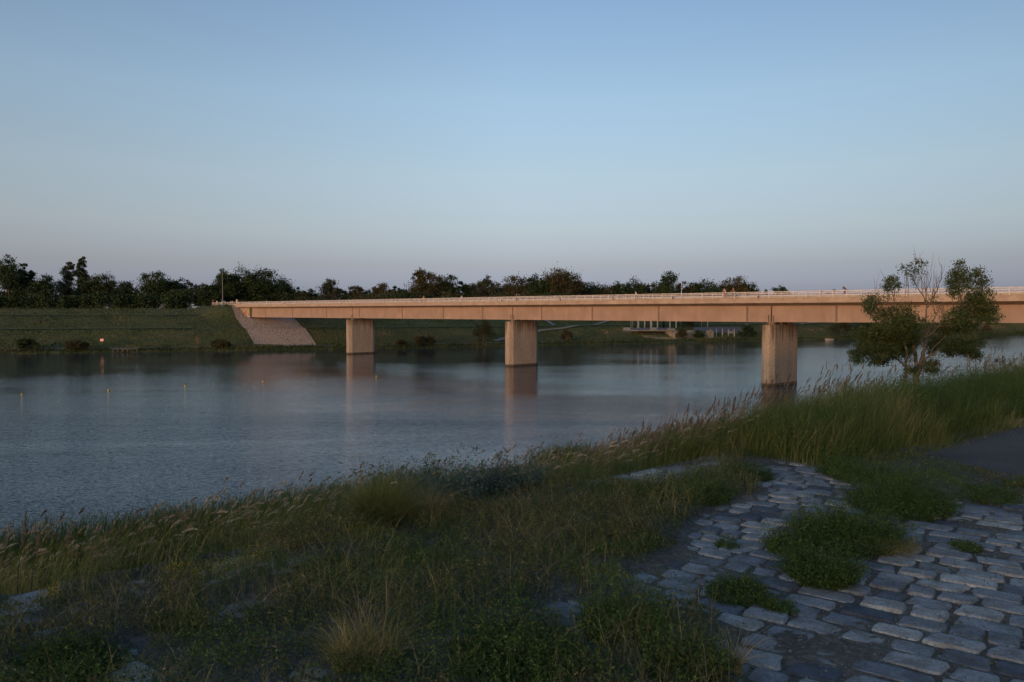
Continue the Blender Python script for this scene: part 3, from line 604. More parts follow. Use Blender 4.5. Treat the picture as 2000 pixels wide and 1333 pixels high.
for a in ((55, 3, 4.0, 3.6, 'd', 'dark bush at the far waterline near the left edge of the view'), (150, 2.5, 3.2, 3.6, 'o', 'brownish bush on the far shore left of the red sign'),
          (440, 3, 2.8, 3.2, 'o', 'low tan bush on the far shore below the bridge end'),
          (778, 2.5, 2.6, 2.0, 'o', 'smallest rusty bush on the far shore, right of the first pier'), (826, 2.5, 3.6, 2.6, 'o', 'left one of the pale bush pair on the far shore between two piers'),
          (843, 2.5, 3.8, 1.8, 'o', 'right one of the pale bush pair on the far shore between two piers'), (952, 3, 9.6, 3.9, 'o', 'tall upright willow bush on the far shore left of the second pier'),
          (1105, 3, 5.2, 2.9, 'o', 'round olive bush on the far shore right of the second pier'), (1336, 4, 5.0, 2.7, 'o', 'orange tinged bush in front of the sloped concrete wall'),
          (1364, 5, 3.8, 2.6, 'd', 'dark green bush between the orange tinged bush and the tall end wall'), (1462, 5, 6.2, 4.0, 'd', 'dark bush on the far shore left of the third pier'),
          (1640, 4, 9.5, 5.2, 'o', 'big brown bush beside the moored pontoon'), (1700, 5, 11, 8.5, 'd', 'wide dark thicket behind the near tree, left half'),
          (1775, 6, 10, 8, 'd', 'wide dark thicket behind the near tree, right half'), (1880, 26, 9, 9, 'd', 'dark bush group on the slope right of the near tree'), (1945, 24, 8, 8, 'd', 'dark bush on the slope nearest the right edge of the view'),
          (1928, 6, 6, 2.4, 'o', 'brown pointed bush near the water at the right'), (1328, 22, 8, 4.5, 'd', 'dark tree bush on the bank above the fenced terrace'), (1351, 22, 7, 3.5, 'o', 'yellow-brown bush beside the dark one above the terrace')):
    bush(*a[:5], a[5], nleaf=int(1500+a[3]*1100))
# ------------------------------------------------------------------ foreground: paving, soil, path
G0 = 11.4
def inpoly(x, y, poly):
    x = np.asarray(x); y = np.asarray(y); c = np.zeros(x.shape, bool); n = len(poly)
    for i in range(n):
        x1, y1 = poly[i]; x2, y2 = poly[(i+1) % n]
        if y1 == y2: continue
        c ^= ((y1 > y) != (y2 > y)) & (x < (x2-x1)*(y-y1)/(y2-y1)+x1)
    return c
def gp(px, py, z=G0): v = at_z(px, py, z); return (v.x, v.y)
OPEN = [gp(*p) for p in ((1395, 905), (1560, 900), (1740, 905), (1790, 960), (1930, 975), (2100, 1000), (2600, 1333), (2600, 1700), (1500, 1700), (1440, 1310), (1330, 1200), (1190, 1165), (1260, 1110), (1340, 1040), (1400, 985), (1500, 950))]
SPOTS = [(180, 1305, .28), (310, 1315, .22), (430, 1212, .16), (225, 1108, .18), (160, 1100, .06), (65, 1250, .10), (1270, 1145, .2), (1385, 1180, .25), (940, 1080, .12), (960, 1120, .1), (1090, 1195, .2), (1110, 1245, .12), (480, 1185, .14), (300, 1140, .12),
         (370, 1155, .12), (1040, 1230, .12), (1270, 960, .12), (1180, 1130, .1), (560, 1320, .14), (120, 1215, .08)]
gx = np.arange(-5.5, 9.0, .03); gy = np.arange(1.2, 12.0, .03); GX, GY = np.meshgrid(gx, gy, indexing='ij')
def boxblur(A, k):
    for ax in (0, 1):
        P = np.cumsum(np.pad(A, [(k+1, k) if a == ax else (0, 0) for a in (0, 1)], 'edge'), axis=ax)
        A = (np.take(P, range(2*k+1, P.shape[ax]), ax)-np.take(P, range(0, P.shape[ax]-2*k-1), ax))/(2*k+1)
    return A
WX = GX+(fbm(GX, GY, .5, 3)-.5)*.5; WY = GY+(fbm(GX, GY, .5, 7)-.5)*.5
E = boxblur(inpoly(WX, WY, OPEN).astype(float), 4)
for px, py, r_ in SPOTS:
    c = gp(px, py); E = np.maximum(E, np.exp(-(((WX-c[0])**2+(WY-c[1])**2)/(r_*r_))**2))
Rq, Wq = rw(GX, GY); E = np.maximum(E, np.clip((fbm(GX, GY, .45, 77)-.64)*8*np.clip(Rq-.3, 0, 1), 0, .95)*np.clip((Wq-4.55)/.1, 0, 1)*(Wq < 5.3))
STRIP = (Wq > 4.62) & (Wq < 5.28) & (Rq > 5.5) & (Rq < 7.25); E = np.where(STRIP, np.maximum(E, .97), E)
def exposed(x, y):
    i = np.clip(((x-gx[0])/.03).astype(int), 0, len(gx)-1); j = np.clip(((y-gy[0])/.03).astype(int), 0, len(gy)-1); return E[i, j]
Rg, Wg = rw(GX, GY)
ASPH = (Wg < 3.88) & (Rg > 8.75+.35*np.sin(Wg*1.3)*.3)
SZ = np.interp(Wg, NP[:, 0], NP[:, 1])-.0075+(1-E)*(.012+.05*fbm(GX, GY, .35, 11))+(fbm(GX, GY, .12, 13)-.5)*.018-.006*E
SZ += E*.014*np.clip(fbm(GX, GY, .7, 23)-.50, 0, 1)*2.2
for px_, py_, r_ in ((1690, 1245, .30), (1560, 1235, .2), (1400, 1110, .15), (1640, 1290, .3), (1760, 1290, .14), (1480, 1130, .1), (1850, 1130, .08)):
    c = gp(px_, py_); SZ += .005*np.exp(-(((WX-c[0])**2+(WY-c[1])**2)/(r_*r_)))
SZ = np.where(STRIP, G0-.012+(fbm(GX, GY, .1, 13)-.5)*.01, SZ); SZ = np.where(ASPH, G0-.035, SZ)
M_SOIL = noise_mat('stony_soil', [(.3, (.06, .054, .048)), (.55, (.12, .112, .10)), (.75, (.22, .21, .195))], 26, .95, .012, 90, stops2=[(.35, (.75, .72, .7)), (.65, (1.1, 1.1, 1.1))], scale2=2.2)
tag(mesh_np('soil_ground', np.stack([GX, GY, SZ], 2).reshape(-1, 3), grid_faces(len(gx), len(gy)), M_SOIL, smooth=True), kind='structure')
def asphalt():
    rs = np.r_[np.arange(8.6, 14, .15), np.arange(14, 300, 3.)]; ws = np.r_[np.arange(-4.5, 3.9, .15), 3.88]
    Rr, Ww = np.meshgrid(rs, ws, indexing='ij'); Rr = Rr+(Rr < 9.2)*(fbm(Ww, Ww*0+3, .6, 5)-.5)*.25; Ww2 = Ww+(Ww > 3.8)*(fbm(Rr, Rr*0+8, .5, 9)-.5)*.18
    X, Y = xy(Rr, Ww2)
    m = noise_mat('path_asphalt', [(.3, (.055, .050, .047)), (.6, (.095, .088, .082)), (.74, (.20, .19, .175))], 45, .9, .006, 90, stops2=[(.35, (.72, .72, .72)), (.65, (1.15, 1.13, 1.1))], scale2=1.1)
    tag(mesh_np('asphalt_path', np.stack([X, Y, 0*X+G0+.004], 2).reshape(-1, 3), grid_faces(len(rs), len(ws)), m, smooth=True), kind='structure')
asphalt()
def sett_mat():
    m = bpy.data.materials.new('granite_sett'); m.use_nodes = True; nt = m.node_tree; p = nt.nodes['Principled BSDF']
    a = nt.nodes.new('ShaderNodeAttribute'); a.attribute_name = 'tint'
    r = _ramp(nt, [(0, (.07, .08, .105)), (.22, (.17, .185, .21)), (.7, (.27, .28, .29)), (1, (.38, .38, .365))]); nt.links.new(a.outputs['Fac'], r.inputs[0])
    g = nt.nodes.new('ShaderNodeNewGeometry'); n = nt.nodes.new('ShaderNodeTexNoise'); n.inputs['Scale'].default_value = 70; n.inputs['Detail'].default_value = 4; nt.links.new(g.outputs['Position'], n.inputs['Vector'])
    r2 = _ramp(nt, [(.35, (.72, .72, .72)), (.65, (1.2, 1.2, 1.2))]); nt.links.new(n.outputs['Fac'], r2.inputs[0])
    n3 = nt.nodes.new('ShaderNodeTexNoise'); n3.inputs['Scale'].default_value = 9; n3.inputs['Detail'].default_value = 5; nt.links.new(g.outputs['Position'], n3.inputs['Vector'])
    r3 = _ramp(nt, [(.35, (.68, .64, .6)), (.6, (1.08, 1.08, 1.08))]); nt.links.new(n3.outputs['Fac'], r3.inputs[0])
    x = nt.nodes.new('ShaderNodeMix'); x.data_type = 'RGBA'; x.blend_type = 'MULTIPLY'; x.inputs['Factor'].default_value = 1; nt.links.new(r.outputs[0], x.inputs['A']); nt.links.new(r2.outputs[0], x.inputs['B'])
    y = nt.nodes.new('ShaderNodeMix'); y.data_type = 'RGBA'; y.blend_type = 'MULTIPLY'; y.inputs['Factor'].default_value = 1; nt.links.new(x.outputs['Result'], y.inputs['A']); nt.links.new(r3.outputs[0], y.inputs['B'])
    nt.links.new(y.outputs['Result'], p.inputs['Base Color']); p.inputs['Roughness'].default_value = .78; p.inputs['Specular IOR Level'].default_value = .3
    b = nt.nodes.new('ShaderNodeBump'); b.inputs['Distance'].default_value = .006; nt.links.new(n3.outputs['Fac'], b.inputs['Height']); nt.links.new(b.outputs[0], p.inputs['Normal'])
    return m
M_SETT = sett_mat()
def stones(name, specs, mat):
    """specs rows: cx, cy, angle, length, width, top z, tint -> worn rounded setts, one sheet"""
    S_ = np.array(specs); n = len(S_); m = 11; u = np.linspace(-1, 1, m); u = np.sign(u)*np.abs(u)**.42; Ug, Vg = np.meshgrid(u, u, indexing='ij'); Ug = Ug.ravel(); Vg = Vg.ravel()
    # pull the square grid towards a superellipse outline
    k = np.maximum(np.abs(Ug), np.abs(Vg)); ang = np.arctan2(Vg, Ug); se = (np.abs(np.cos(ang))**8+np.abs(np.sin(ang))**8)**(-1/8.)
    bu = np.cos(ang)*se*k; bv = np.sin(ang)*se*k
    ph = rng.uniform(0, 6.28, (n, 4)); wob = 1+.05*np.cos(2*ang[None]+ph[:, :1])+.035*np.cos(3*ang[None]+ph[:, 1:2])+.02*np.cos(5*ang[None]+ph[:, 2:3])+.014*np.cos(9*ang[None]+ph[:, 3:4])
    lx = bu[None]*wob*S_[:, 3:4]/2*1.0; ly = bv[None]*wob*S_[:, 4:5]/2
    sk = rng.normal(0, .07, (n, 1)); lx = lx+ly*sk
    drop = -.026*np.clip((k-.93)/.07, 0, 1)[None]**1.6-.0015*k[None]**3+.0*lx
    tl = rng.normal(0, .018, (n, 2)); z = S_[:, 5:6]+drop+lx*tl[:, :1]+ly*tl[:, 1:]+(rng.normal(0, .0012, (n, m*m)))
    ca, sa = np.cos(S_[:, 2:3]), np.sin(S_[:, 2:3]); X = S_[:, :1]+lx*ca-ly*sa; Y = S_[:, 1:2]+lx*sa+ly*ca
    V = np.stack([X, Y, z], 2).reshape(-1, 3); f = grid_faces(m, m); Fq = (f[None]+(np.arange(n)*m*m)[:, None, None]).reshape(-1, 4)
    return tag(mesh_np(name, V, Fq, mat, tint=np.repeat(S_[:, 6], m*m), smooth=True), kind='structure')
sp_ = []; A0 = R(-38); ca, sa = math.cos(A0), math.sin(A0); row = .178
for j in range(-80, 80):
    q = j*row; p = -10+rng.uniform(0, .3)
    while p < 12:
        L = rng.choice([.15, .19, .225, .26, .32], p=[.12, .26, .3, .22, .10])*rng.uniform(.94, 1.06); c = p+L/2; bend = .10*math.sin(c*.5+1)
        x = c*ca-(q+bend)*sa; y = c*sa+(q+bend)*ca; p += L+rng.uniform(.010, .028); rr_, ww = rw(x, y)
        if not (-5 < x < 8.6 and 1.4 < y < 11.2) or ww > 4.62 or (rr_ > 8.7 and ww < 3.95) or (rr_ > 7.9 and ww > 4.0): continue
        if rng.uniform() < .03: continue
        sp_.append((x, y, A0+rng.normal(0, .03), L, row-rng.uniform(.012, .028), G0+rng.normal(0, .0045)+.012*(fbm(np.array([x]), np.array([y]), 1.1, 31)[0]-.5), np.clip(rng.normal(.45, .28), 0, 1)))
stones('cobblestone_paving', sp_, M_SETT)
sp_ = []; AR = math.atan2(RD[1], RD[0])
for k_, wc in enumerate((4.72, 4.905, 5.09)):
    r_ = -5.
    while r_ < 6.95:
        L = rng.uniform(.28, .52); x, y = xy(r_+L/2, wc+.02*math.sin(r_*.9)); r_ += L+.034
        sp_.append((x, y, AR+rng.normal(0, .015), L, .150, G0+.020+rng.normal(0, .007)-(.04 if rng.uniform() < .15 else 0), np.clip(rng.normal(.62, .18), 0, 1)))
stones('stone_edging', sp_, M_SETT)
# loose gravel between the setts
def gravel():
    n = 26000; X = rng.uniform(-1, 6.2, n); Y = rng.uniform(2.6, 9.5, n); rr_, ww = rw(X, Y); k = (ww < 4.7) & ~((rr_ > 8.8) & (ww < 3.9)); X, Y = X[k], Y[k]; n = len(X)
    i = np.clip(((X-gx[0])/.03).astype(int), 0, len(gx)-1); j = np.clip(((Y-gy[0])/.03).astype(int), 0, len(gy)-1); Z = SZ[i, j]+.002
    s = rng.uniform(.003, .0085, n)[:, None, None]; base = np.array([(-1, 0, 0), (0, -1, 0), (1, 0, 0), (0, 1, 0), (0, 0, .8)], float)
    V = np.stack([X, Y, Z], 1)[:, None]+base[None]*s*rng.uniform(.6, 1.3, (n, 5, 1)); f = np.array([(0, 1, 4), (1, 2, 4), (2, 3, 4), (3, 0, 4)]); Fq = (f[None]+(np.arange(n)*5)[:, None, None]).reshape(-1, 3)
    tag(mesh_np('gravel', V.reshape(-1, 3), Fq, M_SETT, tint=np.repeat(rng.uniform(.0, .55, n), 5)), 'loose grit between the setts', 'gravel', kind='stuff')
gravel()
# ------------------------------------------------------------------ foreground plants
M_WEED = leaf_mat('weed_leaf', [(0, (0.026, 0.045, 0.011)), (.4, (0.058, 0.099, 0.022)), (.7, (0.102, 0.151, 0.034)), (1, (0.174, 0.207, 0.057))], .3)
M_WEED_BROWN = leaf_mat('brown_weed', [(0, (0.043, 0.046, 0.016)), (.35, (0.096, 0.098, 0.034)), (.65, (0.204, 0.168, 0.070)), (1, (0.432, 0.336, 0.170))], .25)
M_BLADE = leaf_mat('grass_blade', [(0, (0.043, 0.061, 0.015)), (.35, (0.100, 0.136, 0.030)), (.6, (0.181, 0.183, 0.050)), (.82, (0.325, 0.248, 0.105)), (1, (0.500, 0.366, 0.200))], .3)
M_HEAD = leaf_mat('seed_head', [(0, (.10, .065, .04)), (.5, (.25, .18, .115)), (1, (.48, .43, .33))], .35)
M_BLUE = leaf_mat('wormwood_leaf', [(0, (0.045, 0.069, 0.054)), (.5, (0.098, 0.138, 0.105)), (1, (0.180, 0.225, 0.173))], .25)
M_YELL = leaf_mat('stonecrop_flower', [(0, (.12, .11, .02)), (.5, (.42, .30, .02)), (1, (.62, .46, .04))], .2)
WIND = np.array([.93, .36])
def soil_z(x, y):
    i = np.clip(((x-gx[0])/.03).astype(int), 0, len(gx)-1); j = np.clip(((y-gy[0])/.03).astype(int), 0, len(gy)-1); inside = (x > gx[0]) & (x < gx[-1]) & (y > gy[0]) & (y < gy[-1])
    return np.where(inside, SZ[i, j], near_h(x, y))
def ground_mat():
    n = 800000; X = rng.uniform(-5.2, 6.5, n); Y = rng.uniform(1.6, 9.6, n); rr_, ww = rw(X, Y); Ex = exposed(X, Y); px = 1000+F*X/Y
    d = fbm(X, Y, .55, 41); keep = (ww < 5.15) & (px > -150) & (px < 2150) & (rng.uniform(0, 1, n) < np.where(Ex > .5, .03*(d > .56), np.clip((d-.20)*4, .35, 1))) & ~((rr_ > 8.7) & (ww < 4.0))
    X, Y, d, ww = X[keep], Y[keep], d[keep], ww[keep]; n = len(X); hh = .01+.26*np.clip(d-.30, 0, 1)*rng.uniform(0, 1, n)**.7*1.6
    C = np.stack([X, Y, soil_z(X, Y)+hh], 1); g = fbm(X, Y, .8, 51)
    k = g+rng.normal(0, .10, n) > .48
    S = Soup(); S.leaves(C[k], rng.uniform(.009, .022, k.sum()), rng.uniform(.004, .010, k.sum()), np.clip(.35+(g[k]-.5)*1.2+rng.normal(0, .14, k.sum()), 0, 1))
    tag(S.build('ground_cover', M_WEED), 'low green creeping weeds over the old paving', 'weeds', kind='stuff')
    k = ~k; S = Soup(); S.leaves(C[k], rng.uniform(.012, .034, k.sum()), rng.uniform(.003, .008, k.sum()), np.clip(.38+rng.normal(0, .2, k.sum()), 0, 1))
    n = 75000; X = rng.uniform(-5.2, 2.6, n); Y = rng.uniform(1.8, 9.2, n); rr_, ww = rw(X, Y); Ex = exposed(X, Y); d = fbm(X, Y, .6, 61)
    keep = (ww < 5.15) & (Ex < .4) & (d > .36); X, Y = X[keep], Y[keep]; n = len(X)
    S.blades(np.stack([X, Y, soil_z(X, Y)], 1), rng.uniform(.05, .30, n)*(.4+d[keep]), rdir(n), rng.uniform(.1, 1.5, n), rng.uniform(.0014, .0036, n), np.clip(.62+rng.normal(0, .24, n), 0, 1), seg=3)
    tag(S.build('dry_ground_cover', M_WEED_BROWN), 'dry brown stalks and dead leaves among the weeds', 'weeds', kind='stuff')
    # leafy upright sprigs
    S = Soup(); n = 15000; X = rng.uniform(-5, 2.6, n); Y = rng.uniform(1.9, 9.0, n); rr_, ww = rw(X, Y); d = fbm(X, Y, .7, 71); keep = (ww < 5.2) & (exposed(X, Y) < .35) & (d > .40); X, Y, d = X[keep], Y[keep], d[keep]; n = len(X)
    H = rng.uniform(.06, .25, n)*(.45+1.0*d); ld = rdir(n); am = rng.uniform(.1, .6, n); P = np.stack([X, Y, soil_z(X, Y)], 1)
    S.blades(P, H, ld, am, .003, .3, seg=3)
    for q in range(15):
        s = rng.uniform(.15, 1, n)[:, None]; C = P+np.array([0, 0, 1.])*H[:, None]*s*(1-.25*am[:, None]*s*s)+np.c_[ld, np.zeros(n)]*(H*am)[:, None]*s**1.9+rng.normal(0, .010, (n, 3))
        S.leaves(C, rng.uniform(.009, .021, n), rng.uniform(.003, .008, n), np.clip(.5+rng.normal(0, .2, n), 0, 1))
    tag(S.build('leafy_sprigs', M_WEED), 'small upright leafy sprigs in the weedy paving', 'weeds', kind='stuff')
ground_mat()
def weed_bush(name, px, py, wpx, H, n, mat, label, tone=.45, leaf=.0145, group='bushy weeds on the paving', flat_=1.0, cat='weed'):
    c = gp(px, py); Rr = wpx*.56*c[1]/F; cy = c[1]+Rr*.55*flat_; root = empty(name, (c[0], cy, G0-.02)); tag(root, label, cat, group)
    ns = max(20, int(n/22)); a = rng.uniform(0, 2*np.pi, ns); q = np.sqrt(rng.uniform(0, 1, ns)); bx = Rr*.62*q*np.cos(a); by = Rr*.62*flat_*q*np.sin(a)
    lump = .35+1.2*fbm(bx+px, by+py, Rr*.45, 3); h = H*(1-.55*q**2)*lump*np.where(rng.uniform(0, 1, ns) < .12, rng.uniform(1.1, 1.5, ns), rng.uniform(.55, 1.1, ns))
    ld = unit(np.stack([bx, by], 1)+rng.normal(0, Rr*.25, (ns, 2))); am = np.clip(.25+.55*q+rng.normal(0, .12, ns), .05, 1.1)
    P = np.stack([bx, by, 0*bx], 1); S = Soup(); tone_s = rng.normal(0, .10, ns)
    S.blades(P, h, ld, am, .0035, .35, seg=4); st = S.build('stem', mat, root)
    S = Soup(); k = rng.integers(0, ns, n); s = rng.uniform(.12, 1.02, n)[:, None]
    C = P[k]+np.array([0, 0, 1.])*h[k][:, None]*s*(1-.25*am[k][:, None]*s*s)+np.c_[ld[k], np.zeros(n)]*(h*am)[k][:, None]*s**1.9+rng.normal(0, .013, (n, 3))
    S.leaves(C, leaf*rng.uniform(.7, 1.5, n), leaf*rng.uniform(.3, .6, n), np.clip(tone+tone_s[k]+rng.normal(0, .12, n)+.1*(s[:, 0]-.5), 0, 1)); S.build('foliage', mat, root)
    return root
WB = [(1625, 1150, 175, .26, 9500, M_WEED, 'round dark green weed bush, lowest of the group on the right paving', .36),
 (1560, 1085, 130, .22, 4500, M_WEED, 'leggy weed bush on the left flank of the big central bush', .40),
 (1690, 1085, 270, .32, 17000, M_WEED, 'widest central weed bush beside the pile of cut hay', .42),
 (1800, 1015, 270, .34, 16000, M_WEED, 'weed bush behind the pile of cut hay near the asphalt', .45),
 (1720, 950, 190, .26, 9000, M_WEED, 'pale green weed bush at the corner of the asphalt path', .50),
 (1650, 932, 110, .18, 4000, M_WEED, 'low weed bush on the setts left of the asphalt corner', .42),
 (1470, 942, 140, .20, 5500, M_WEED, 'dark weed bush just in front of the tall grass', .38),
 (1370, 990, 190, .26, 10000, M_WEED, 'weed bush at the end of the stone edging', .44),
 (1260, 990, 180, .26, 9000, M_WEED, 'round weed bush right beside the stone edging', .42),
 (1215, 1085, 230, .22, 9000, M_WEED_BROWN, 'brownish weed bush below the round one by the edging', .40),
 (1225, 1265, 210, .24, 10000, M_WEED, 'fresh green weed bush left of the bare setts at the bottom', .50),
 (1350, 1345, 200, .20, 7000, M_WEED, 'low weed bush at the bottom edge of the view', .40),
 (1010, 1345, 380, .22, 15000, M_WEED, 'broad green weed mat at the bottom centre', .46),
 (1455, 1180, 160, .14, 4500, M_WEED, 'thin brown-green weed patch on the setts', .45),
 (1530, 1200, 85, .08, 1500, M_WEED, 'small grassy weed patch left of the big open setts', .45),
 (1424, 1072, 55, .08, 700, M_WEED, 'tiny weed tuft alone on the left setts', .5),
 (1900, 1078, 80, .07, 1100, M_WEED, 'tiny flat weed tuft alone on the right setts', .42),
 (1960, 985, 170, .14, 4500, M_WEED, 'low weeds along the near end of the asphalt', .42),
 (2030, 965, 120, .14, 2500, M_WEED, 'weed tuft by the asphalt at the right edge of the view', .42),
 (90, 1345, 260, .18, 8000, M_WEED, 'weed mat in the bottom left corner', .40),
 (640, 1130, 140, .12, 3000, M_WEED, 'green leafy weed in the middle of the left verge', .52),
 (330, 1240, 130, .14, 3500, M_WEED, 'bright leafy weed between the left paving stones', .55),
 (780, 1120, 150, .15, 3500, M_WEED, 'feathery green weed above the dry grass clump', .5)]
for a in WB: weed_bush('weed_bush', *a[:4], int(a[4]*1.35), a[5], a[6], a[7]-.06)
def straw(name, label, px, py, wpx, H, n, lying, cat, tone=.75):
    c = gp(px, py); Rr = wpx*.5*c[1]/F; root = empty(name, (c[0], c[1]+Rr*.4, G0)); tag(root, label, cat)
    a = rng.uniform(0, 2*np.pi, n); q = np.sqrt(rng.uniform(0, 1, n)); P = np.stack([Rr*q*np.cos(a)*(.9 if lying else .45), Rr*q*np.sin(a)*(.6 if lying else .35), rng.uniform(0, .05, n)*lying], 1)
    S = Soup(); ld = rdir(n) if lying else unit(P[:, :2]+rng.normal(0, Rr*.5, (n, 2)))
    S.blades(P, (rng.uniform(.05, .1, n) if lying else rng.uniform(.3, 1.1, n)*H*(.6+.8*fbm(P[:, 0]+px, P[:, 1], .15, 4))), ld, (rng.uniform(1.6, 3.4, n) if lying else rng.uniform(.1, 1.5, n)), rng.uniform(.002, .0042, n), np.clip(tone+rng.normal(0, .16, n), 0, 1), seg=5)
    S.build('straw', M_BLADE, root); return root
straw('cut_hay_pile', 'flattened pile of pale cut hay against the central weed bush', 1745, 1085, 150, .1, 900, True, 'hay')
straw('dry_grass_clump', 'tall pale dry grass clump at the bottom left of centre', 705, 1330, 300, .26, 1300, False, 'grass clump', .72)
straw('dry_grass_clump', 'thin straw-coloured tuft on the setts near the bottom', 1440, 1320, 60, .2, 160, False, 'grass clump', .9)
straw('grass_tuft', 'bright yellow-green fine grass tuft standing at the stone edging', 740, 1045, 170, .42, 3400, False, 'grass clump', .50)
straw('grass_tuft', 'reddish thin grass tuft behind the yellow flowers', 835, 1030, 90, .34, 600, False, 'grass clump', .82)
def hay_line():
    S = Soup(); n = 5200; r_ = rng.uniform(7.6, 34, n); ww = 3.95+np.abs(rng.normal(0, .2, n))*np.where(rng.uniform(0, 1, n) < .3, -1.2, 1); X, Y = xy(r_, ww)
    S.blades(np.stack([X, Y, 0*X+G0+.01], 1), rng.uniform(.02, .07, n), rdir(n), rng.uniform(1, 4, n), rng.uniform(.002, .004, n), np.clip(.75+rng.normal(0, .15, n), 0, 1), seg=3)
    tag(S.build('hay_litter', M_BLADE), 'dead grass litter along the foot of the tall grass', 'grass', kind='stuff')
hay_line()
def stonecrop():
    S = Soup(); G_ = Soup()
    for px, py, wpx in ((712, 1048, 60), (690, 1050, 40), (735, 1040, 40), (640, 1068, 30), (600, 1073, 50), (560, 1080, 40), (500, 1095, 60), (470, 1103, 50), (430, 1112, 60), (385, 1124, 40), (345, 1130, 40), (100, 1168, 40), (800, 1022, 20)):
        c = gp(px, py, G0+.02); r_ = wpx*.5*c[1]/F; n = int(26*wpx/3)
        X = c[0]+rng.normal(0, r_*.6, n); Y = c[1]+rng.normal(0, r_*.6, n); Z = soil_z(X, Y)+rng.uniform(.01, .075, n)
        S.leaves(np.stack([X, Y, Z], 1), rng.uniform(.006, .013, n), rng.uniform(.005, .010, n), np.clip(.5+rng.normal(0, .25, n), 0, 1), flat_=.5)
    tag(S.build('yellow_stonecrop', M_YELL), 'yellow flowering stonecrop along the stone edging', 'flowers', kind='stuff')
stonecrop()
def verge(name, label, r0, r1, w0, w1, n, hf, width, seed, heads=0, tone=.42, headlen=.09, hw=.014, hl=(.1, .35), tallf=1.35, power=1.0, nb=26, droop=.25, headw=0., headtone=.62):
    r_ = r0+(r1-r0)*rng.uniform(0, 1, n)**power; ww = w0+(w1-w0)*rng.uniform(0, 1, n)**1.25; X, Y = xy(r_, ww); d = fbm(X, Y, .9, seed); keep = (rng.uniform(0, 1, n) < np.clip((d-.22)*2.6, .1, 1)) & ~((ww < 5.28) & (r_ < 7.75))
    px = 1000+F*X/np.maximum(Y, .1); keep &= (px > -200) & (px < 2250) & (Y > 1.5); X, Y, r_, ww, d = X[keep], Y[keep], r_[keep], ww[keep], d[keep]; n = len(X)
    Z = soil_z(X, Y)-.02; H = hf(r_, ww)*rng.uniform(.35, 1.15, n)*(.45+1.05*d)
    ld = unit(WIND*rng.uniform(.2, 1.2, (n, 1))+rdir(n)*.75)
    S = Soup(); T = np.clip(tone+(fbm(X, Y, .8, seed+1)-.5)*1.1+rng.normal(0, .13, n), 0, 1); S.blades(np.stack([X, Y, Z], 1), H, ld, rng.uniform(.1, .75, n), width*rng.uniform(.6, 1.3, n), T, seg=4)
    if heads:
        cand = np.nonzero(ww > min(headw, ww.max()-.5))[0]; k = rng.choice(cand, heads); P = np.stack([X[k], Y[k], Z[k]], 1); tip, dr = S.blades(P, hf(r_[k], ww[k])*tallf*rng.uniform(.5, 1.12, heads), unit(WIND+rdir(heads)*.65), rng.uniform(hl[0], hl[1], heads), .0028, .82, seg=5)
    o = S.build(name, M_BLADE); tag(o, label, 'grass', kind='stuff')
    if heads:
        S = Soup(); S.spikes(tip-dr*.01, dr, headlen*rng.uniform(.6, 1.3, heads), hw*rng.uniform(.8, 1.3, heads), np.clip(headtone+rng.normal(0, .2, heads), 0, 1), nb=nb, spread=.35, droop=droop)
        tag(S.build(name+'_seed_heads', M_HEAD), 'pale seed heads nodding over the '+label.split(',')[0], 'seed heads', kind='stuff')
verge('verge_grass', 'green and tan verge grass, along the edge of the bank on the left', -6, 8.2, 5.2, 8.8, 52000, lambda r, w: .40-.03*np.clip(w-6, 0, 3), .0042, 81, heads=2000, headlen=.09, hw=.012, hl=(.15, .7), nb=44, droop=.35, tallf=1.28, tone=.48)
verge('tall_grass', 'tall dense grass, on the bank edge on the right', 7.1, 30, 3.68, 9.5, 125000, lambda r, w: np.clip(.40+(r-7)*.10, .38, .74)*np.clip((w-3.6)/.7, .12, 1), .0062, 91, heads=3000, tone=.33, headlen=.16, hw=.015, hl=(.1, .45), tallf=1.25, headtone=.30, power=1.5, nb=60, droop=.2, headw=5.2)
verge('tall_grass', 'tall distant grass, further along the bank edge', 26, 120, 4.25, 12, 36000, lambda r, w: .95+0*r, .014, 95, heads=700, tone=.34, headtone=.3, headlen=.22, hw=.03, hl=(.1, .3), tallf=1.3, power=1.4, nb=16, droop=.1)
verge('slope_grass', 'rough grass, on the slope below the bank edge', -40, 90, 8.5, 42, 42000, lambda r, w: .55+0*r, .016, 99, tone=.36)
# broad-leaved plants mixed into the tall grass
def leafy_band():
    S = Soup(); n = 17000; r_ = 7.2+20*rng.uniform(0, 1, n)**1.5; ww = rng.uniform(3.95, 6.0, n); X, Y = xy(r_, ww); d = fbm(X, Y, .8, 5); k = (d > .36) & (r_ > 7.9); X, Y, r_, d, ww = X[k], Y[k], r_[k], d[k], ww[k]; n = len(X)
    H = np.clip(.34+(r_-7)*.07, .3, .68)*rng.uniform(.5, 1.1, n)*np.clip((ww-4.0)/.4, .4, 1); ld = rdir(n); am = rng.uniform(.05, .4, n); P = np.stack([X, Y, soil_z(X, Y)], 1); S.blades(P, H, ld, am, .004, .35, seg=3)
    for q in range(24):
        s = rng.uniform(.2, 1.03, n)[:, None]; C = P+np.array([0, 0, 1.])*H[:, None]*s+np.c_[ld, np.zeros(n)]*(H*am)[:, None]*s**1.9+rng.normal(0, .022, (n, 3)); S.leaves(C, rng.uniform(.014, .032, n), rng.uniform(.005, .012, n), np.clip(.46+(d-.5)*.8+rng.normal(0, .16, n), 0, 1))
    tag(S.build('leafy_herbs', M_WEED), 'leafy herbs filling the foot of the tall grass', 'weeds', kind='stuff')
leafy_band()
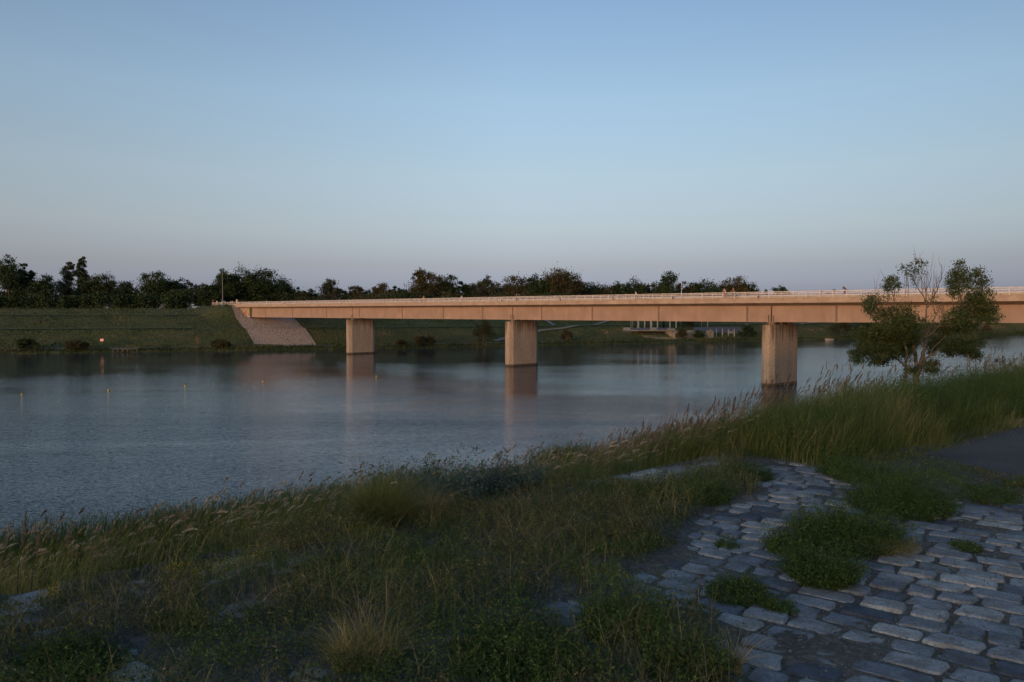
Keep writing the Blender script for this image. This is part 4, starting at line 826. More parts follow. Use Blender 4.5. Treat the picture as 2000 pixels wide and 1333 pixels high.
def sedge():
    S = Soup(); n = 60000; r_ = rng.uniform(-90, 170, n); ww = rng.uniform(42, 50.5, n); X, Y = xy(r_, ww); c = fbm(X, Y, 9, 8); k = c > .38; X, Y, c = X[k], Y[k], c[k]; n = len(X)
    S.blades(np.stack([X, Y, np.maximum(near_h(X, Y), -.1)-.05], 1), rng.uniform(.8, 1.5, n)*(.7+c*.9), unit(WIND*.6+rdir(n)), rng.uniform(.1, .7, n), rng.uniform(.03, .06, n), np.clip(.16+rng.normal(0, .1, n), 0, 1), seg=3)
    tag(S.build('shore_sedge', M_BLADE), 'dark green sedge at the water edge below the bank', 'sedge', kind='stuff')
sedge()
def stalk(px, top, base_w, label, mat=M_WEED, nl=110, name='tall_weed', lean=.15, leaf=.03, heads=0, branches=3, cat='weed'):
    """one tall herb rising from the bank edge"""
    k = (px-1000)/F; Y = base_w/(WD[1]+WD[0]*k); X = k*Y; z0 = float(soil_z(np.array([X]), np.array([Y]))[0])-.02; H = EYE-(top-612)*Y/F-z0
    root = empty(name, (X, Y, z0)); tag(root, label, cat, 'tall herbs on the bank edge'); m = MB(); L = Vector((WIND[0], WIND[1], 0))*H*lean; pts = [Vector((0, 0, 0)), Vector((0, 0, H*.5))+L*.3, Vector((0, 0, H*.94))+L]
    m.tube(pts, [.005, .004, .0018], 5); ends = [(pts[2], 1.)]; segs = [(pts[0], pts[1]), (pts[1], pts[2])]
    for b in range(branches):
        f = rng.uniform(.35, .85); p0 = pts[0].lerp(pts[2], f); a = rng.uniform(0, 6.28); d = Vector((math.cos(a), math.sin(a), 1.6)).normalized(); p1 = p0+d*H*rng.uniform(.15, .3); m.tube([p0, p1], [.003, .0014], 4); segs.append((p0, p1)); ends.append((p1, .7))
    m.build('stem', mat, root); S = Soup(); C = []
    for i in range(nl): a, b = segs[rng.integers(0, len(segs))]; C.append(a.lerp(b, rng.uniform(.1, 1.05)))
    C = np.array([tuple(c) for c in C])+rng.normal(0, leaf*.45, (nl, 3)); C = C[C[:, 2] > .02]; S.leaves(C, leaf*rng.uniform(.6, 1.5, len(C)), leaf*rng.uniform(.22, .5, len(C)), np.clip(.35+rng.normal(0, .14, len(C)), 0, 1)); S.build('foliage', mat, root)
    if heads:
        S = Soup()
        for e_, s_ in ends:
            S = Soup(); S.leaves(np.array(e_)+rng.normal(0, .009, (26, 3)), .014, .009, .15); S.build('flower_head', M_HEAD, root)
    return root
for a in ((722, 922, 5.6, 'dark leafy thistle, leftmost of the tall herbs in the middle', M_WEED, 150, 1), (764, 905, 5.7, 'thin branched herb between the thistle and the tallest one', M_WEED, 90, 0), (815, 876, 5.8, 'tallest branched herb against the water in the middle', M_WEED, 130, 0), (830, 880, 5.8, 'twin stem right beside the tallest herb', M_WEED, 90, 0),
          (893, 895, 5.9, 'slender herb right of the tallest one', M_WEED, 90, 0), (928, 892, 5.9, 'bushy topped herb, second from the right in the middle row', M_WEED, 130, 0), (962, 880, 5.9, 'tan tipped herb, rightmost of the middle row', M_WEED, 110, 1),
          (135, 1026, 5.4, 'dark green spiky herb near the left edge of the view', M_WEED, 130, 0), (1640, 752, 5.2, 'dark budded herb rising from the tall grass by the red sign', M_WEED, 60, 0), (1405, 795, 5.0, 'yellow-budded herb at the left start of the tall grass', M_WEED, 140, 0),
          (1690, 830, 4.6, 'pale blue-green spiky herb in the tall grass', M_BLUE, 260, 0), (1712, 828, 4.6, 'right twin of the pale blue-green spiky herb', M_BLUE, 240, 0), (304, 1000, 5.5, 'grey leafy stalk on the left verge', M_WEED_BROWN, 130, 0), (392, 972, 5.6, 'thin stalk with tufted top on the left verge', M_WEED, 60, 0)):
    stalk(a[0], a[1], a[2], a[3], a[4], a[5], heads=a[6])
for px, py, w_, H, lb in ((760, 1005, 130, .38, 'left blue-green wormwood clump behind the bright grass tuft'), (862, 1000, 150, .42, 'middle blue-green wormwood clump on the bank edge'), (945, 975, 130, .36, 'right blue-green wormwood clump on the bank edge'), (1010, 965, 120, .28, 'smallest wormwood clump, next to the tan grass')):
    weed_bush('wormwood_clump', px, py, w_, H, 5200, M_BLUE, lb, .42, .026, 'wormwood on the bank edge', .8, 'shrub')
# single plume at the left edge
def plume(px, top, label, base_w=5.3, L=.13):
    k = (px-1000)/F; Y = base_w/(WD[1]+WD[0]*k); X = k*Y; z0 = float(soil_z(np.array([X]), np.array([Y]))[0]); zt = EYE-(top-612)*Y/F; root = empty('reed_plume', (X, Y, z0)); tag(root, label, 'reed', 'reed plumes at the left edge')
    m = MB(); m.tube([(0, 0, 0), (.01, 0, (zt-z0-L)*.6), (.03, .01, zt-z0-L)], [.003, .0025, .002], 4); m.build('stem', M_WEED_BROWN, root)
    S = Soup(); S.spikes(np.array([(.03, .01, zt-z0-L)]), unit(np.array([[.12, .02, 1.]])), L, .014, .55, nb=260, spread=.5, droop=0); S.build('seed_head', M_HEAD, root)
plume(22, 1005, 'tall tan reed plume at the left edge of the view', L=.2); plume(50, 1042, 'short reddish plume right of the tall tan plume'); plume(110, 1035, 'thin reddish plume left of the dark spiky herb')
# ------------------------------------------------------------------ the near tree on the bank slope
def near_tree():
    Y0 = 60.; k = Y0/F; X0 = (1790-1000)*k; zg = float(near_h(X0, Y0)); root = empty('willow_tree', (X0, Y0, zg))
    tag(root, 'many-stemmed willow with bare twigs at its crown centre, standing in front of the right span', 'tree')
    def P(zx, zy, dy=0.): return Vector(((1600+zx/4.4425-1000)*k*(Y0+dy)/Y0-X0, dy, EYE-(480+zy/4.4425-612)*k*(Y0+dy)/Y0-zg))
    def limb(pts, r0, r1, m, dys=(0, 0)):
        n = len(pts); q = [P(a, b, dys[0]+(dys[1]-dys[0])*i/(n-1)+rng.normal(0, .06)*(i > 0)) for i, (a, b) in enumerate(pts)]
        fine = []
        for i in range(n-1):
            for j in range(3): fine.append(q[i].lerp(q[i+1], j/3)+Vector(rng.normal(0, .03, 3))*(j > 0))
        fine.append(q[-1]); m.tube(fine, list(np.linspace(r0, r1, len(fine))), 7); return fine
    base = (P(850, 1130).x, 0)
    trunks = MB(); g = P(845, 1130)
    trunks.tube([(g.x+.05, 0, -.6), (g.x+.1, 0, g.z*.5), (g.x, 0, g.z)], [.34, .26, .21], 9)
    limbs = []
    limbs.append(limb([(840, 1130), (850, 1040), (838, 950), (820, 860)], .17, .11, trunks))
    limbs.append(limb([(862, 1130), (885, 1060), (905, 960), (918, 870), (925, 780)], .17, .10, trunks, (0, .5)))
    m2 = MB(); g2 = P(762, 1150); m2.tube([(g2.x+.2, .3, -.6), (g2.x+.05, .3, g2.z*.5), (g2.x, .2, g2.z)], [.15, .13, .11], 8)
    limbs.append(limb([(762, 1150), (757, 1050), (765, 950), (745, 830), (700, 720)], .11, .04, m2, (.2, -.8)))
    B_ = MB()
    segs = [([(820, 860), (760, 770), (700, 660), (652, 540), (650, 420), (640, 300)], .085, .012, (0, -.8)), ([(822, 862), (790, 790), (770, 700), (750, 600)], .05, .015, (0, 1.4)),
      ([(850, 870), (920, 790), (960, 720), (1010, 600), (1070, 490)], .075, .02, (0, -1)), ([(925, 780), (920, 640), (930, 520), (920, 400), (912, 240)], .085, .012, (.5, .2)),
      ([(905, 820), (980, 760), (1080, 640), (1160, 570), (1225, 480), (1260, 330)], .085, .015, (.4, -.6)), ([(1080, 640), (1200, 560), (1330, 470), (1390, 380)], .05, .012, (0, .9)),
      ([(930, 520), (890, 430), (830, 340), (795, 270), (735, 215)], .045, .01, (.3, -.4)), ([(935, 540), (980, 450), (1030, 360), (1055, 260), (1045, 160)], .045, .01, (.3, .6)), ([(920, 400), (960, 300), (968, 170)], .03, .007, (.2, .9)),
      ([(880, 1080), (930, 980), (1030, 910), (1150, 860), (1260, 835), (1400, 865)], .10, .015, (.1, -.9)), ([(1030, 910), (1120, 900), (1250, 925), (1390, 955)], .055, .012, (-.1, .9)), ([(940, 975), (1000, 880), (1120, 760), (1300, 640), (1440, 600)], .06, .012, (0, 1.6)),
      ([(760, 1050), (690, 990), (620, 950), (520, 880), (400, 905), (300, 955)], .075, .012, (.1, -.7)), ([(745, 850), (640, 780), (520, 700), (430, 560), (440, 450)], .055, .010, (0, 1.2)), ([(620, 950), (560, 930), (480, 960), (340, 1010)], .04, .01, (0, .9)),
      ([(830, 340), (820, 250), (840, 150)], .022, .006, (0, .2)), ([(890, 430), (880, 300), (900, 170)], .02, .006, (0, -.5)), ([(700, 660), (600, 560), (590, 400), (570, 310)], .035, .007, (0, .5)), ([(650, 540), (560, 480), (480, 420)], .028, .007, (0, -.9)),
      ([(1160, 570), (1150, 420), (1130, 300)], .035, .008, (0, .8)), ([(1225, 480), (1330, 380), (1400, 270)], .035, .008, (0, -.5)), ([(1225, 480), (1200, 330), (1200, 180)], .035, .008, (0, .4)),
      ([(960, 720), (1060, 700), (1180, 690)], .035, .01, (0, -1.2)), ([(700, 660), (640, 640), (520, 620), (450, 560)], .04, .01, (0, -1.3)), ([(1010, 600), (980, 500), (1000, 420)], .03, .008, (0, 0))]
    for pts, r0, r1, dys in segs: limbs.append(limb(pts, r0, r1, B_, dys))
    # bare twigs in the middle of the crown
    T = MB()
    for q in range(95):
        L = limbs[3+rng.integers(0, len(limbs)-3)]; i = rng.integers(len(L)//2, len(L)); p = L[i]; d = Vector((rng.normal(0, .35), rng.normal(0, .35), 1)).normalized(); l = rng.uniform(.5, 1.5)
        p1 = p+d*l*.5+Vector(rng.normal(0, .08, 3)); T.tube([p, p1, p1+(d+Vector(rng.normal(0, .25, 3)))*l*.5], [.014, .010, .004], 4)
    for q in range(34):
        zx = rng.uniform(730, 1060); zy = rng.uniform(150, 300); p = P(zx+rng.normal(0, 20), zy+rng.uniform(120, 220), rng.normal(0, .5)); p1 = P(zx, zy, rng.normal(0, .5)); T.tube([p, p.lerp(p1, .5)+Vector(rng.normal(0, .08, 3)), p1], [.015, .010, .004], 4)
    M_WB = noise_mat('willow_bark', [(.3, (.09, .066, .05)), (.7, (.17, .125, .095))], 5, .9, .02, 20)
    trunks.build('trunk', M_WB, root, smooth=True); m2.build('trunk', M_WB, root, smooth=True); B_.build('branch', M_WB, root, smooth=True); T.build('twig_crown', M_WB, root)
    lobes = [(1190,230,70,90,.55),(1290,260,90,80,.5),(1230,350,110,70,.6),(1370,290,80,60,.5),(1420,350,50,40,.6),(1180,400,60,50,.7),(1150,300,50,70,.8),(1215,160,35,30,.8),(1390,220,40,25,.6),
      (610,310,50,50,.6),(580,380,50,30,.7),(640,280,30,35,.7),(660,350,40,40,.6),(760,180,50,40,.25),(830,160,40,40,.35),(900,200,50,60,.15),(800,240,60,50,.15),
      (460,460,70,40,.9),(450,540,70,50,.8),(530,590,70,50,.7),(600,600,80,60,.6),(480,620,40,30,.6),(420,510,40,50,.7),
      (740,600,120,90,.6),(680,700,150,80,.8),(820,680,120,80,.5),(560,730,150,60,.6),(400,770,100,50,.8),(480,800,100,40,.8),(750,780,120,60,.6),
      (1300,560,150,90,.9),(1420,610,140,60,.9),(1200,640,120,80,.8),(1380,500,100,60,.9),(1100,720,120,60,.7),(1480,640,80,40,.8),(1450,450,60,60,.7),(1250,700,120,60,.8),(1350,430,90,50,.7),(1500,560,60,50,.7),
      (440,900,120,55,1),(340,940,70,40,1),(560,920,110,55,1),(620,850,120,60,.9),(700,880,90,70,.9),(560,1000,40,40,1),(330,1000,30,30,1),(780,960,50,60,.6),(800,840,80,60,.6),(800,1085,45,35,1),(480,1000,50,35,.9),(640,960,40,50,.8),(400,850,60,30,.9),
      (1060,850,120,55,.9),(1180,880,130,40,1),(1290,930,90,32,1),(1370,960,50,22,1),(1360,810,60,20,1),(1410,850,28,22,1),(980,890,50,60,.6),(1250,835,120,35,.9),(1120,930,60,30,.7),(960,1040,75,55,.7),(1000,1090,55,28,.8),(1330,900,60,30,.7)]
    S = Soup()
    for zx, zy, rx, ry, den in lobes:
        den *= (.8 if zy < 700 else 1.35)
        dd = rng.normal(0, 1.1); a_ = rx*ry; n = int(a_*den*.19)+10; nc = max(4, int(n/20)); px_ = rx*k/4.4425; pz_ = ry*k/4.4425; py_ = (px_+pz_)*.55; c = P(zx, zy, dd)
        u = unit(rng.normal(size=(nc, 3)))*rng.uniform(.2, 1.12, (nc, 1))**.7; cc = np.array(c)+u*np.array([px_, py_, pz_])
        kk = rng.integers(0, nc, n); p = cc[kk]+rng.normal(size=(n, 3))*np.array([.19, .19, .13])
        T_ = np.clip(.46+rng.normal(0, .13, nc)[kk]+rng.normal(0, .08, n), 0, 1); S.leaves(p, rng.uniform(.12, .26, n), rng.uniform(.05, .09, n), T_)
    for L in limbs[3:]:
        if L[-1].z+zg > 14.6 and abs(L[-1].x+X0-(925/4.4425+600)*k) < 1.6: continue
        n_ = int(120*max(1, len(L)/6)); i0 = rng.uniform(.4, 1.0, n_)**.8*(len(L)-1.001); ii = i0.astype(int); f_ = (i0-ii)[:, None]; A_ = np.array([tuple(v) for v in L])
        p = A_[ii]*(1-f_)+A_[ii+1]*f_+rng.normal(size=(n_, 3))*np.array([.22, .22, .16]); S.leaves(p, rng.uniform(.09, .19, n_), rng.uniform(.035, .065, n_), np.clip(.5+rng.normal(0, .15, n_), 0, 1))
    S.build('crown', leaf_mat('willow_leaf', [(0, (.024, .038, .012)), (.4, (.05, .075, .022)), (.7, (.09, .11, .034)), (1, (.15, .155, .055))], .3), root)
near_tree()
# ------------------------------------------------------------------ people
M_SKIN = flat('skin', (.42, .24, .17), .6, var=.04)
def cloth(name, c): return flat('cloth_'+name, c, .85, var=.08, scale=12)
CL = {k: cloth(k, v) for k, v in dict(white=(.62, .58, .54), dark=(.03, .03, .035), red=(.45, .08, .05), orange=(.5, .2, .08), beige=(.42, .32, .22), grey=(.22, .22, .24), blue=(.07, .08, .13), brown=(.14, .08, .06), hair=(.05, .03, .02)).items()}
def skin_obj(name, chains, mat, parent, sub=1):
    """grow one smooth surface over joint chains: each a list of (point, radius); chains share points by position"""
    vs = []; rs = []; es = []; idx = {}
    def vid(p, r):
        key = tuple(round(c, 4) for c in p)
        if key not in idx: idx[key] = len(vs); vs.append(p); rs.append(r)
        return idx[key]
    for ch in chains:
        ids = [vid(p, r) for p, r in ch]
        for a, b in zip(ids[:-1], ids[1:]): es.append((a, b))
    me = bpy.data.meshes.new(name); me.from_pydata(vs, es, []); me.materials.append(mat); o = bpy.data.objects.new(name, me); col(o); o.parent = parent
    m = o.modifiers.new('skin', 'SKIN'); m.use_smooth_shade = True
    for i, v in enumerate(me.skin_vertices[0].data): v.radius = (rs[i], rs[i]); v.use_root = (i == 0)
    s = o.modifiers.new('sub', 'SUBSURF'); s.levels = sub; s.render_levels = sub; return o
def person(label, loc, rz, pose='stand', top='white', legs='dark', hat=None, h=1.72, group='people on the bridge'):
    root = empty('person', loc, rz); tag(root, label, 'person', group); s = h/1.72
    V = lambda x, y, z: (x*s, y*s, z*s)       # x to the person's left, y backwards, z up
    lean = dict(stand=0, walk=-.04, run=-.14, cycle=-.30, crouch=-.42)[pose]; hz = {'cycle': .98, 'crouch': .98}.get(pose, .92)
    pel = V(0, 0, hz); che = V(0, lean*.8, hz+.42-abs(lean)*.15); nk = V(0, lean, hz+.56-abs(lean)*.25); hd = V(0, lean*1.08-.02, hz+.66-abs(lean)*.25); tp = V(0, lean*1.1-.02, hz+.78-abs(lean)*.25)
    st = dict(stand=(.05, -.05), walk=(.30, -.30), run=(.45, -.35), cycle=(-.18, -.30), crouch=(-.18, -.30))[pose]; L = []; A = []
    for sd_, fy in ((1, st[0]), (-1, st[1])):
        if pose in ('cycle', 'crouch'): kn = V(sd_*.11, -.36, hz-.12-(.14 if sd_ > 0 else 0)); an = V(sd_*.11, -.12, hz-(.52 if sd_ > 0 else .36)-.22)
        else:
            kn = V(sd_*.10, fy*.5-(.06 if fy < 0 else -.02)-(.12 if pose == 'run' and fy < 0 else 0), .48+(.04 if pose == 'run' else 0)); an = V(sd_*.10, fy, .10+(.22 if pose == 'run' and fy > 0 else 0))
        ft = (an[0], an[1]-.16*s, an[2]-.06*s); L.append([(pel, .15*s), (V(sd_*.09, 0, hz-.08), .095*s), (kn, .062*s), (an, .042*s), (ft, .035*s)])
        sh = V(sd_*.18, lean*.9, hz+.50-abs(lean)*.2)
        if pose in ('cycle', 'crouch'): el = V(sd_*.22, lean-.20, hz+.22); ha = V(sd_*.20, -.62, hz+.14)
        elif pose == 'run': el = V(sd_*.24, lean+.12*sd_, hz+.24); ha = V(sd_*.18, lean+.05-.24*(sd_ < 0), hz+.22)
        else: el = V(sd_*.24, -fy*.25, hz+.22); ha = V(sd_*.22, -fy*.5-.05, hz-.04)
        fi = (ha[0], ha[1]-.03*s, ha[2]-.09*s); A.append([(nk, .06*s), (sh, .058*s), (el, .042*s), (ha, .030*s), (fi, .022*s)])
    skin_obj('body', [[(pel, .13*s), (che, .125*s), (nk, .055*s), (hd, .085*s), (tp, .07*s)]]+L+A, M_SKIN, root)
    torso = [(V(0, 0, hz-.06), .155*s), (V(0, lean*.4, hz+.2), .145*s), (che, .155*s), (V(0, lean*.95, hz+.50-abs(lean)*.2), .09*s)]
    skin_obj('shirt', [torso]+[[torso[3], (a[1][0], .075*s), (tuple((a[1][0][i]*.35+a[2][0][i]*.65) for i in range(3)), .062*s)] for a in A], CL[top], root)
    skin_obj('trousers', [[(V(0, 0, hz), .16*s), (V(0, 0, hz-.04), .15*s)]]+[[(V(0, 0, hz-.04), .15*s), (l[1][0], .11*s), (l[2][0], .08*s), (l[3][0], .062*s)] for l in L], CL[legs], root)
    skin_obj('cap' if hat else 'hair', [[(V(0, lean*1.08+.0, hz+.72-abs(lean)*.25), .096*s), (V(0, lean*1.1+.01, hz+.80-abs(lean)*.25), .07*s)]], CL[hat or 'hair'], root)
    return root
M_TYRE = flat('tyre', (.02, .02, .02), .8); M_FRAME = flat('bike_frame', (.25, .25, .27), .4, .4)
def bicycle(label, loc, rz):
    """rider faces local -y"""
    root = empty('bicycle', loc, rz); tag(root, label, 'bicycle', 'bicycles on the bridge'); m = MB(); fr = Vector((0, -.52, .34)); rr_ = Vector((0, .52, .34)); bb = Vector((0, .08, .30)); st = Vector((0, .20, .82)); hd = Vector((0, -.36, .86)); hb = Vector((0, -.40, 1.02))
    for a, b in ((bb, st), (st, hd), (bb, hd+Vector((0, 0, -.1))), (bb, rr_), (st+Vector((0, -.02, -.1)), rr_), (hb, fr)): m.tube([a, b], .022, 5)
    m.tube([(-.28, -.42, 1.04), (0, -.42, 1.02), (.28, -.42, 1.04)], .018, 5); m.build('frame', M_FRAME, root); q = MB(); q.box(-.07, .07, .12, .36, .88, .94); q.tube([st, st+Vector((0, .02, .08))], .016, 5); q.build('saddle', M_TYRE, root)
    for c in (fr, rr_):
        w_ = MB(); n = 20; pts = [c+Vector((0, math.cos(2*math.pi*i/n)*.33, math.sin(2*math.pi*i/n)*.33)) for i in range(n+1)]; w_.tube(pts, .024, 5)
        for i in range(6): a = math.pi*i/6; w_.tube([c+Vector((0, math.cos(a), math.sin(a)))*.32, c-Vector((0, math.cos(a), math.sin(a)))*.32], .005, 3)
        w_.build('wheel', M_TYRE, root)
def deck_pt(px, s, dz=0.): t = T_of(px, s); x, y = bxy(t, s); return (x, y, curb_z(t)+.03+dz)
ALONG = math.atan2(B[1], B[0])     # local +x along the bridge towards us
def face(px_dir): return ALONG+(math.pi/2 if px_dir > 0 else -math.pi/2)    # local -y looks along +B (rightwards in view) for +1
person('person in a white top and orange trousers at the far end of the bridge', deck_pt(424.5, 4.5), face(1), 'stand', 'white', 'orange', h=1.9)
person('person in light clothes, left one of the close pair near the far bridge end', deck_pt(451, 4.4), face(1), 'walk', 'beige', 'red')
person('person in light clothes, right one of the close pair near the far bridge end', deck_pt(454.5, 4.4), face(1), 'walk', 'white', 'orange')
person('person in a red top bending forward, right of the yellow cabinet', deck_pt(469.5, 4.4), face(-1), 'walk', 'red', 'orange')
person('person with dark hair and dark top right of the one in red', deck_pt(474.5, 4.4), face(-1), 'walk', 'dark', 'beige')
person('person with a beige hat riding a bicycle left of mid bridge', deck_pt(826.5, 4.3, .12), face(1), 'cycle', 'orange', 'grey', 'beige', 1.8); bicycle('bicycle with white front under the rider in the beige hat', deck_pt(826.5, 4.3), face(1))
person('person in a white shirt walking left, between the first and second pier', deck_pt(902, 4.5), face(-1), 'walk', 'white', 'beige')
person('tall person in a dark top, left one of the dark pair above the second pier', deck_pt(1008.5, 4.45), face(1), 'walk', 'blue', 'brown', h=1.82)
person('person in a dark jacket, right one of the dark pair above the second pier', deck_pt(1013.5, 4.3), face(1), 'walk', 'dark', 'grey', h=1.76)
person('person in light sportswear running left across the middle of the bridge', deck_pt(1242.5, 4.5), face(-1), 'run', 'white', 'grey', h=1.75)
person('person in a red cap and yellow top, left one of the two cycling riders', deck_pt(1417, 4.4, .12), face(-1), 'cycle', 'beige', 'red', 'red', 1.78); bicycle('bicycle ridden by the left red-capped person', deck_pt(1417, 4.4), face(-1))
person('person in a red cap and dark clothes, right one of the two cycling riders', deck_pt(1434.5, 4.3, .12), face(-1), 'cycle', 'brown', 'dark', 'red', 1.82); bicycle('bicycle ridden by the right red-capped person', deck_pt(1434.5, 4.3), face(-1))
person('person in dark clothes crouched over the handlebars on the right span', deck_pt(1652, 3.2, .12), face(-1), 'crouch', 'dark', 'brown', h=1.85); bicycle('bicycle under the crouched dark rider', deck_pt(1652, 3.2), face(-1))
def cabinet(name, label, cat, px, s, w_, h_, mat, d=.5, base=None):
    p = deck_pt(px, s); m = MB(); M4 = Matrix.Rotation(ALONG, 4, 'Z'); m.box(-w_/2, w_/2, -d/2, d/2, 0, h_*.93, M4); m.box(-w_/2-.04, w_/2+.04, -d/2-.04, d/2+.04, h_*.93, h_, M4); m.box(w_*.28, w_*.34, -d/2-.03, -d/2, h_*.45, h_*.55, M4); o = m.build(name, mat); o.location = p; return tag(o, label, cat)
cabinet('switch_cabinet', 'tall pale yellow cabinet standing on the far bridge end', 'cabinet', 463.5, 4.2, .75, 2.2, flat('cabinet_paint', (.5, .42, .26)))
cabinet('barrier_post', 'red-brown post at the very start of the bridge', 'post', 417, 4.4, .28, 2.3, flat('post_paint', (.35, .12, .07)), .28)
cabinet('marker_post', 'thin white marker post on the deck above the stone slope', 'post', 521, -3.0, .18, 1.7, flat('post_white', (.6, .56, .5)), .15)
cabinet('information_board', 'low pale board behind the railing at the bridge end', 'sign', 434, 4.4, 1.2, 1.1, flat('board_paint', (.5, .4, .28)), .12)
# ------------------------------------------------------------------ lamp mast, short lamp, signs
M_POLE = flat('mast_steel', (.20, .19, .19), .5, .4)
def lamp_mast():
    Y = 318.; X = (435.5-1000)*Y/F; z0 = EYE-(606-612)*Y/F-.8; zt = EYE-(529-612)*Y/F; root = empty('lamp_mast', (X, Y, z0)); tag(root, 'very tall slim lamp mast with short arms at the left end of the bridge', 'lamp mast'); H = zt-z0
    m = MB(); m.tube([(0, 0, 0), (0, 0, H*.5), (0, 0, H)], [.17, .13, .07], 8); m.build('pole', M_POLE, root)
    for f, l in ((.92, 1.9), (.985, 1.4)):
        a = MB(); a.tube([(0, 0, H*f), (l*.5, -.1, H*f+.25), (l, -.15, H*f+.3)], [.05, .04, .035], 5); arm = a.build('arm', M_POLE, root); b = MB(); b.box(l-.1, l+.9, -.3, .0, H*f+.22, H*f+.36); b.build('lamp_head', flat('lamp_housing', (.4, .38, .38)), arm)
    for f, wd, hh in ((.235, 1.15, .6), (.165, .95, .38)):
        b = MB(); b.box(-.5, wd, -.26, -.2, H*f, H*f+hh); b.tube([(0, -.2, H*f+hh*.5), (0, 0, H*f+hh*.5)], .04, 5); b.build('sign_panel', flat('teal_sign', (.02, .11, .12), .5), root)
lamp_mast()
p = deck_pt(1330.5, -3.4); root = empty('lamp_post', p); tag(root, 'short slim pole with a small lamp rising from the middle of the bridge', 'lamp post')
m = MB(); m.tube([(0, 0, 0), (0, 0, 1.6), (0, 0, 3.7)], [.07, .055, .045], 7); m.build('pole', M_RAIL, root); m = MB(); m.box(-.02, .32, -.08, .08, 3.15, 3.3); m.build('lamp_head', M_RAIL, root)
p = at_z(1905.5, 713, 2.6); root = empty('bollard_light', (p.x*.98, p.y*.98, 1.0)); tag(root, 'small dark funnel-topped light post left of the viewing platform', 'light post')
m = MB(); m.tube([(0, 0, -1), (0, 0, 3.1)], [.10, .08], 7); m.build('pole', M_POLE, root); m = MB(); m.tube([(0, 0, 3.1), (0, 0, 3.5), (0, 0, 3.6)], [.10, .42, .40], 10); m.build('lamp_head', M_DARK, root)
M_RED = flat('sign_red', (.52, .10, .06), .5, var=.05); M_WHT = flat('sign_white', (.72, .62, .56), .5, var=.03)
def red_sign():
    Y = 60.; p = at_y(1627.5, 781.5, Y); zg = float(near_h(p.x, p.y)); root = empty('warning_sign', (p.x, Y, zg), R(8)); tag(root, 'red panel with white lettering in the tall grass right of the third pier', 'sign'); H = p.z-zg
    m = MB(); m.tube([(0, .05, -.3), (0, .05, H-.05)], .03, 6); m.build('post', M_POLE, root); m = MB(); m.box(-.27, .27, -.015, .015, H-.19, H+.19); pan = m.build('panel', M_RED, root, bevel=.03)
    m = MB()
    for j, row_ in enumerate((((-.16, .02), (.04, .15)), ((-.2, -.12), (-.09, .0), (.03, .11), (.14, .2)), ((-.18, -.1), (-.07, -.01), (.04, .1), (.13, .2)))):
        for a, b in row_: m.box(a, b, -.024, -.016, H+.10-j*.11, H+.135-j*.11)
    m.build('lettering', M_WHT, pan)
red_sign()
def buoy_sign():
    X, Y = bank_point(209, 3.2); z0 = float(far_h([X], [Y])[0]); p = at_y(209, 664.5, Y); root = empty('warning_sign', (X, Y, z0)); tag(root, 'small red and white sign on a thin pole at the far shore', 'sign'); H = p.z-z0
    m = MB(); m.tube([(0, 0, -.3), (0, 0, H)], .055, 6); m.build('post', M_POLE, root); m = MB(); m.box(-.62, .62, -.08, -.03, H-.45, H+.45); pan = m.build('panel', M_RED, root, bevel=.05); m = MB(); m.box(-.46, .46, -.10, -.085, H-.3, H+.3); m.build('panel_face', M_WHT, pan); m = MB(); m.box(-.3, .3, -.115, -.105, H-.09, H+.09); m.build('red_bar', M_RED, pan)
buoy_sign()
# ------------------------------------------------------------------ buoys
M_BUOY = flat('buoy_yellow', (.42, .29, .03), .6, var=.05); first = None
for px, py, lb in ((43, 771, 'leftmost of the yellow buoys, nearest to us'), (212, 762.5, 'second yellow buoy from the left'), (362, 754, 'third yellow buoy from the left, below the stone slope'), (514, 745.5, 'fourth yellow buoy, left of the first pier'), (735, 735.5, 'farthest yellow buoy, right of the first pier reflection')):
    p = at_z(px, py, .1)
    if first is None:
        root = empty('buoy', (p.x, p.y, 0)); tag(root, lb, 'buoy', 'yellow buoys in a line on the river'); m = MB(); m.tube([(0, 0, -.2), (0, 0, -.05), (0, 0, .12), (0, 0, .26), (0, 0, .34)], [.10, .16, .17, .12, .05], 14); m.build('float', M_BUOY, root, smooth=True); m = MB(); m.tube([(0, 0, .32), (0, 0, .46)], .035, 6); m.box(-.05, .05, -.05, .05, .44, .5); m.build('top_mark', M_DARK, root); first = root
    else:
        r2 = first.copy(); col(r2); r2.location = (p.x, p.y, 0); r2['label'] = lb
        for ch in list(first.children): c = ch.copy(); col(c); c.parent = r2
# ------------------------------------------------------------------ culvert on the far shore
def shore_frame(px, d):
    X, Y = bank_point(px, d); j = ((SXs-X)**2+(SYs-Y)**2).argmin(); return X, Y, math.atan2(-NX[j], NY[j])
def culvert():
    X, Y, a = shore_frame(250.5, .3); root = empty('outfall', (X, Y, 0), a); tag(root, 'low concrete outfall with five round pipe mouths at the far waterline', 'outfall'); W = 43*Y/F
    M_OUT = flat('outfall_concrete', (.09, .085, .09)); m = MB(); m.box(-W/2, W/2, .9, 2.4, -.6, 1.0); m.box(-W/2-.15, W/2+.15, -.1, 2.6, 1.0, 1.28); m.build('headwall', M_OUT, root)
    n = 5
    for i in range(n+1): m = MB(); x = -W/2+W*i/n; m.box(x-.16, x+.16, -.05, .9, -.6, 1.0); m.build('buttress', M_OUT, root)
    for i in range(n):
        m = MB(); x = -W/2+W*(i+.5)/n; m.tube([(x, .86, .42), (x, .6, .42)], .48, 14); m.build('pipe_mouth', M_DARK, root)  # solid dark discs stand in for shade inside the pipes
culvert()
X, Y, a = shore_frame(255, 6.5); root = empty('person', (X-.3, Y, float(far_h([X], [Y])[0])), a)
root.location.z += .1; bpy.data.objects.remove(root)
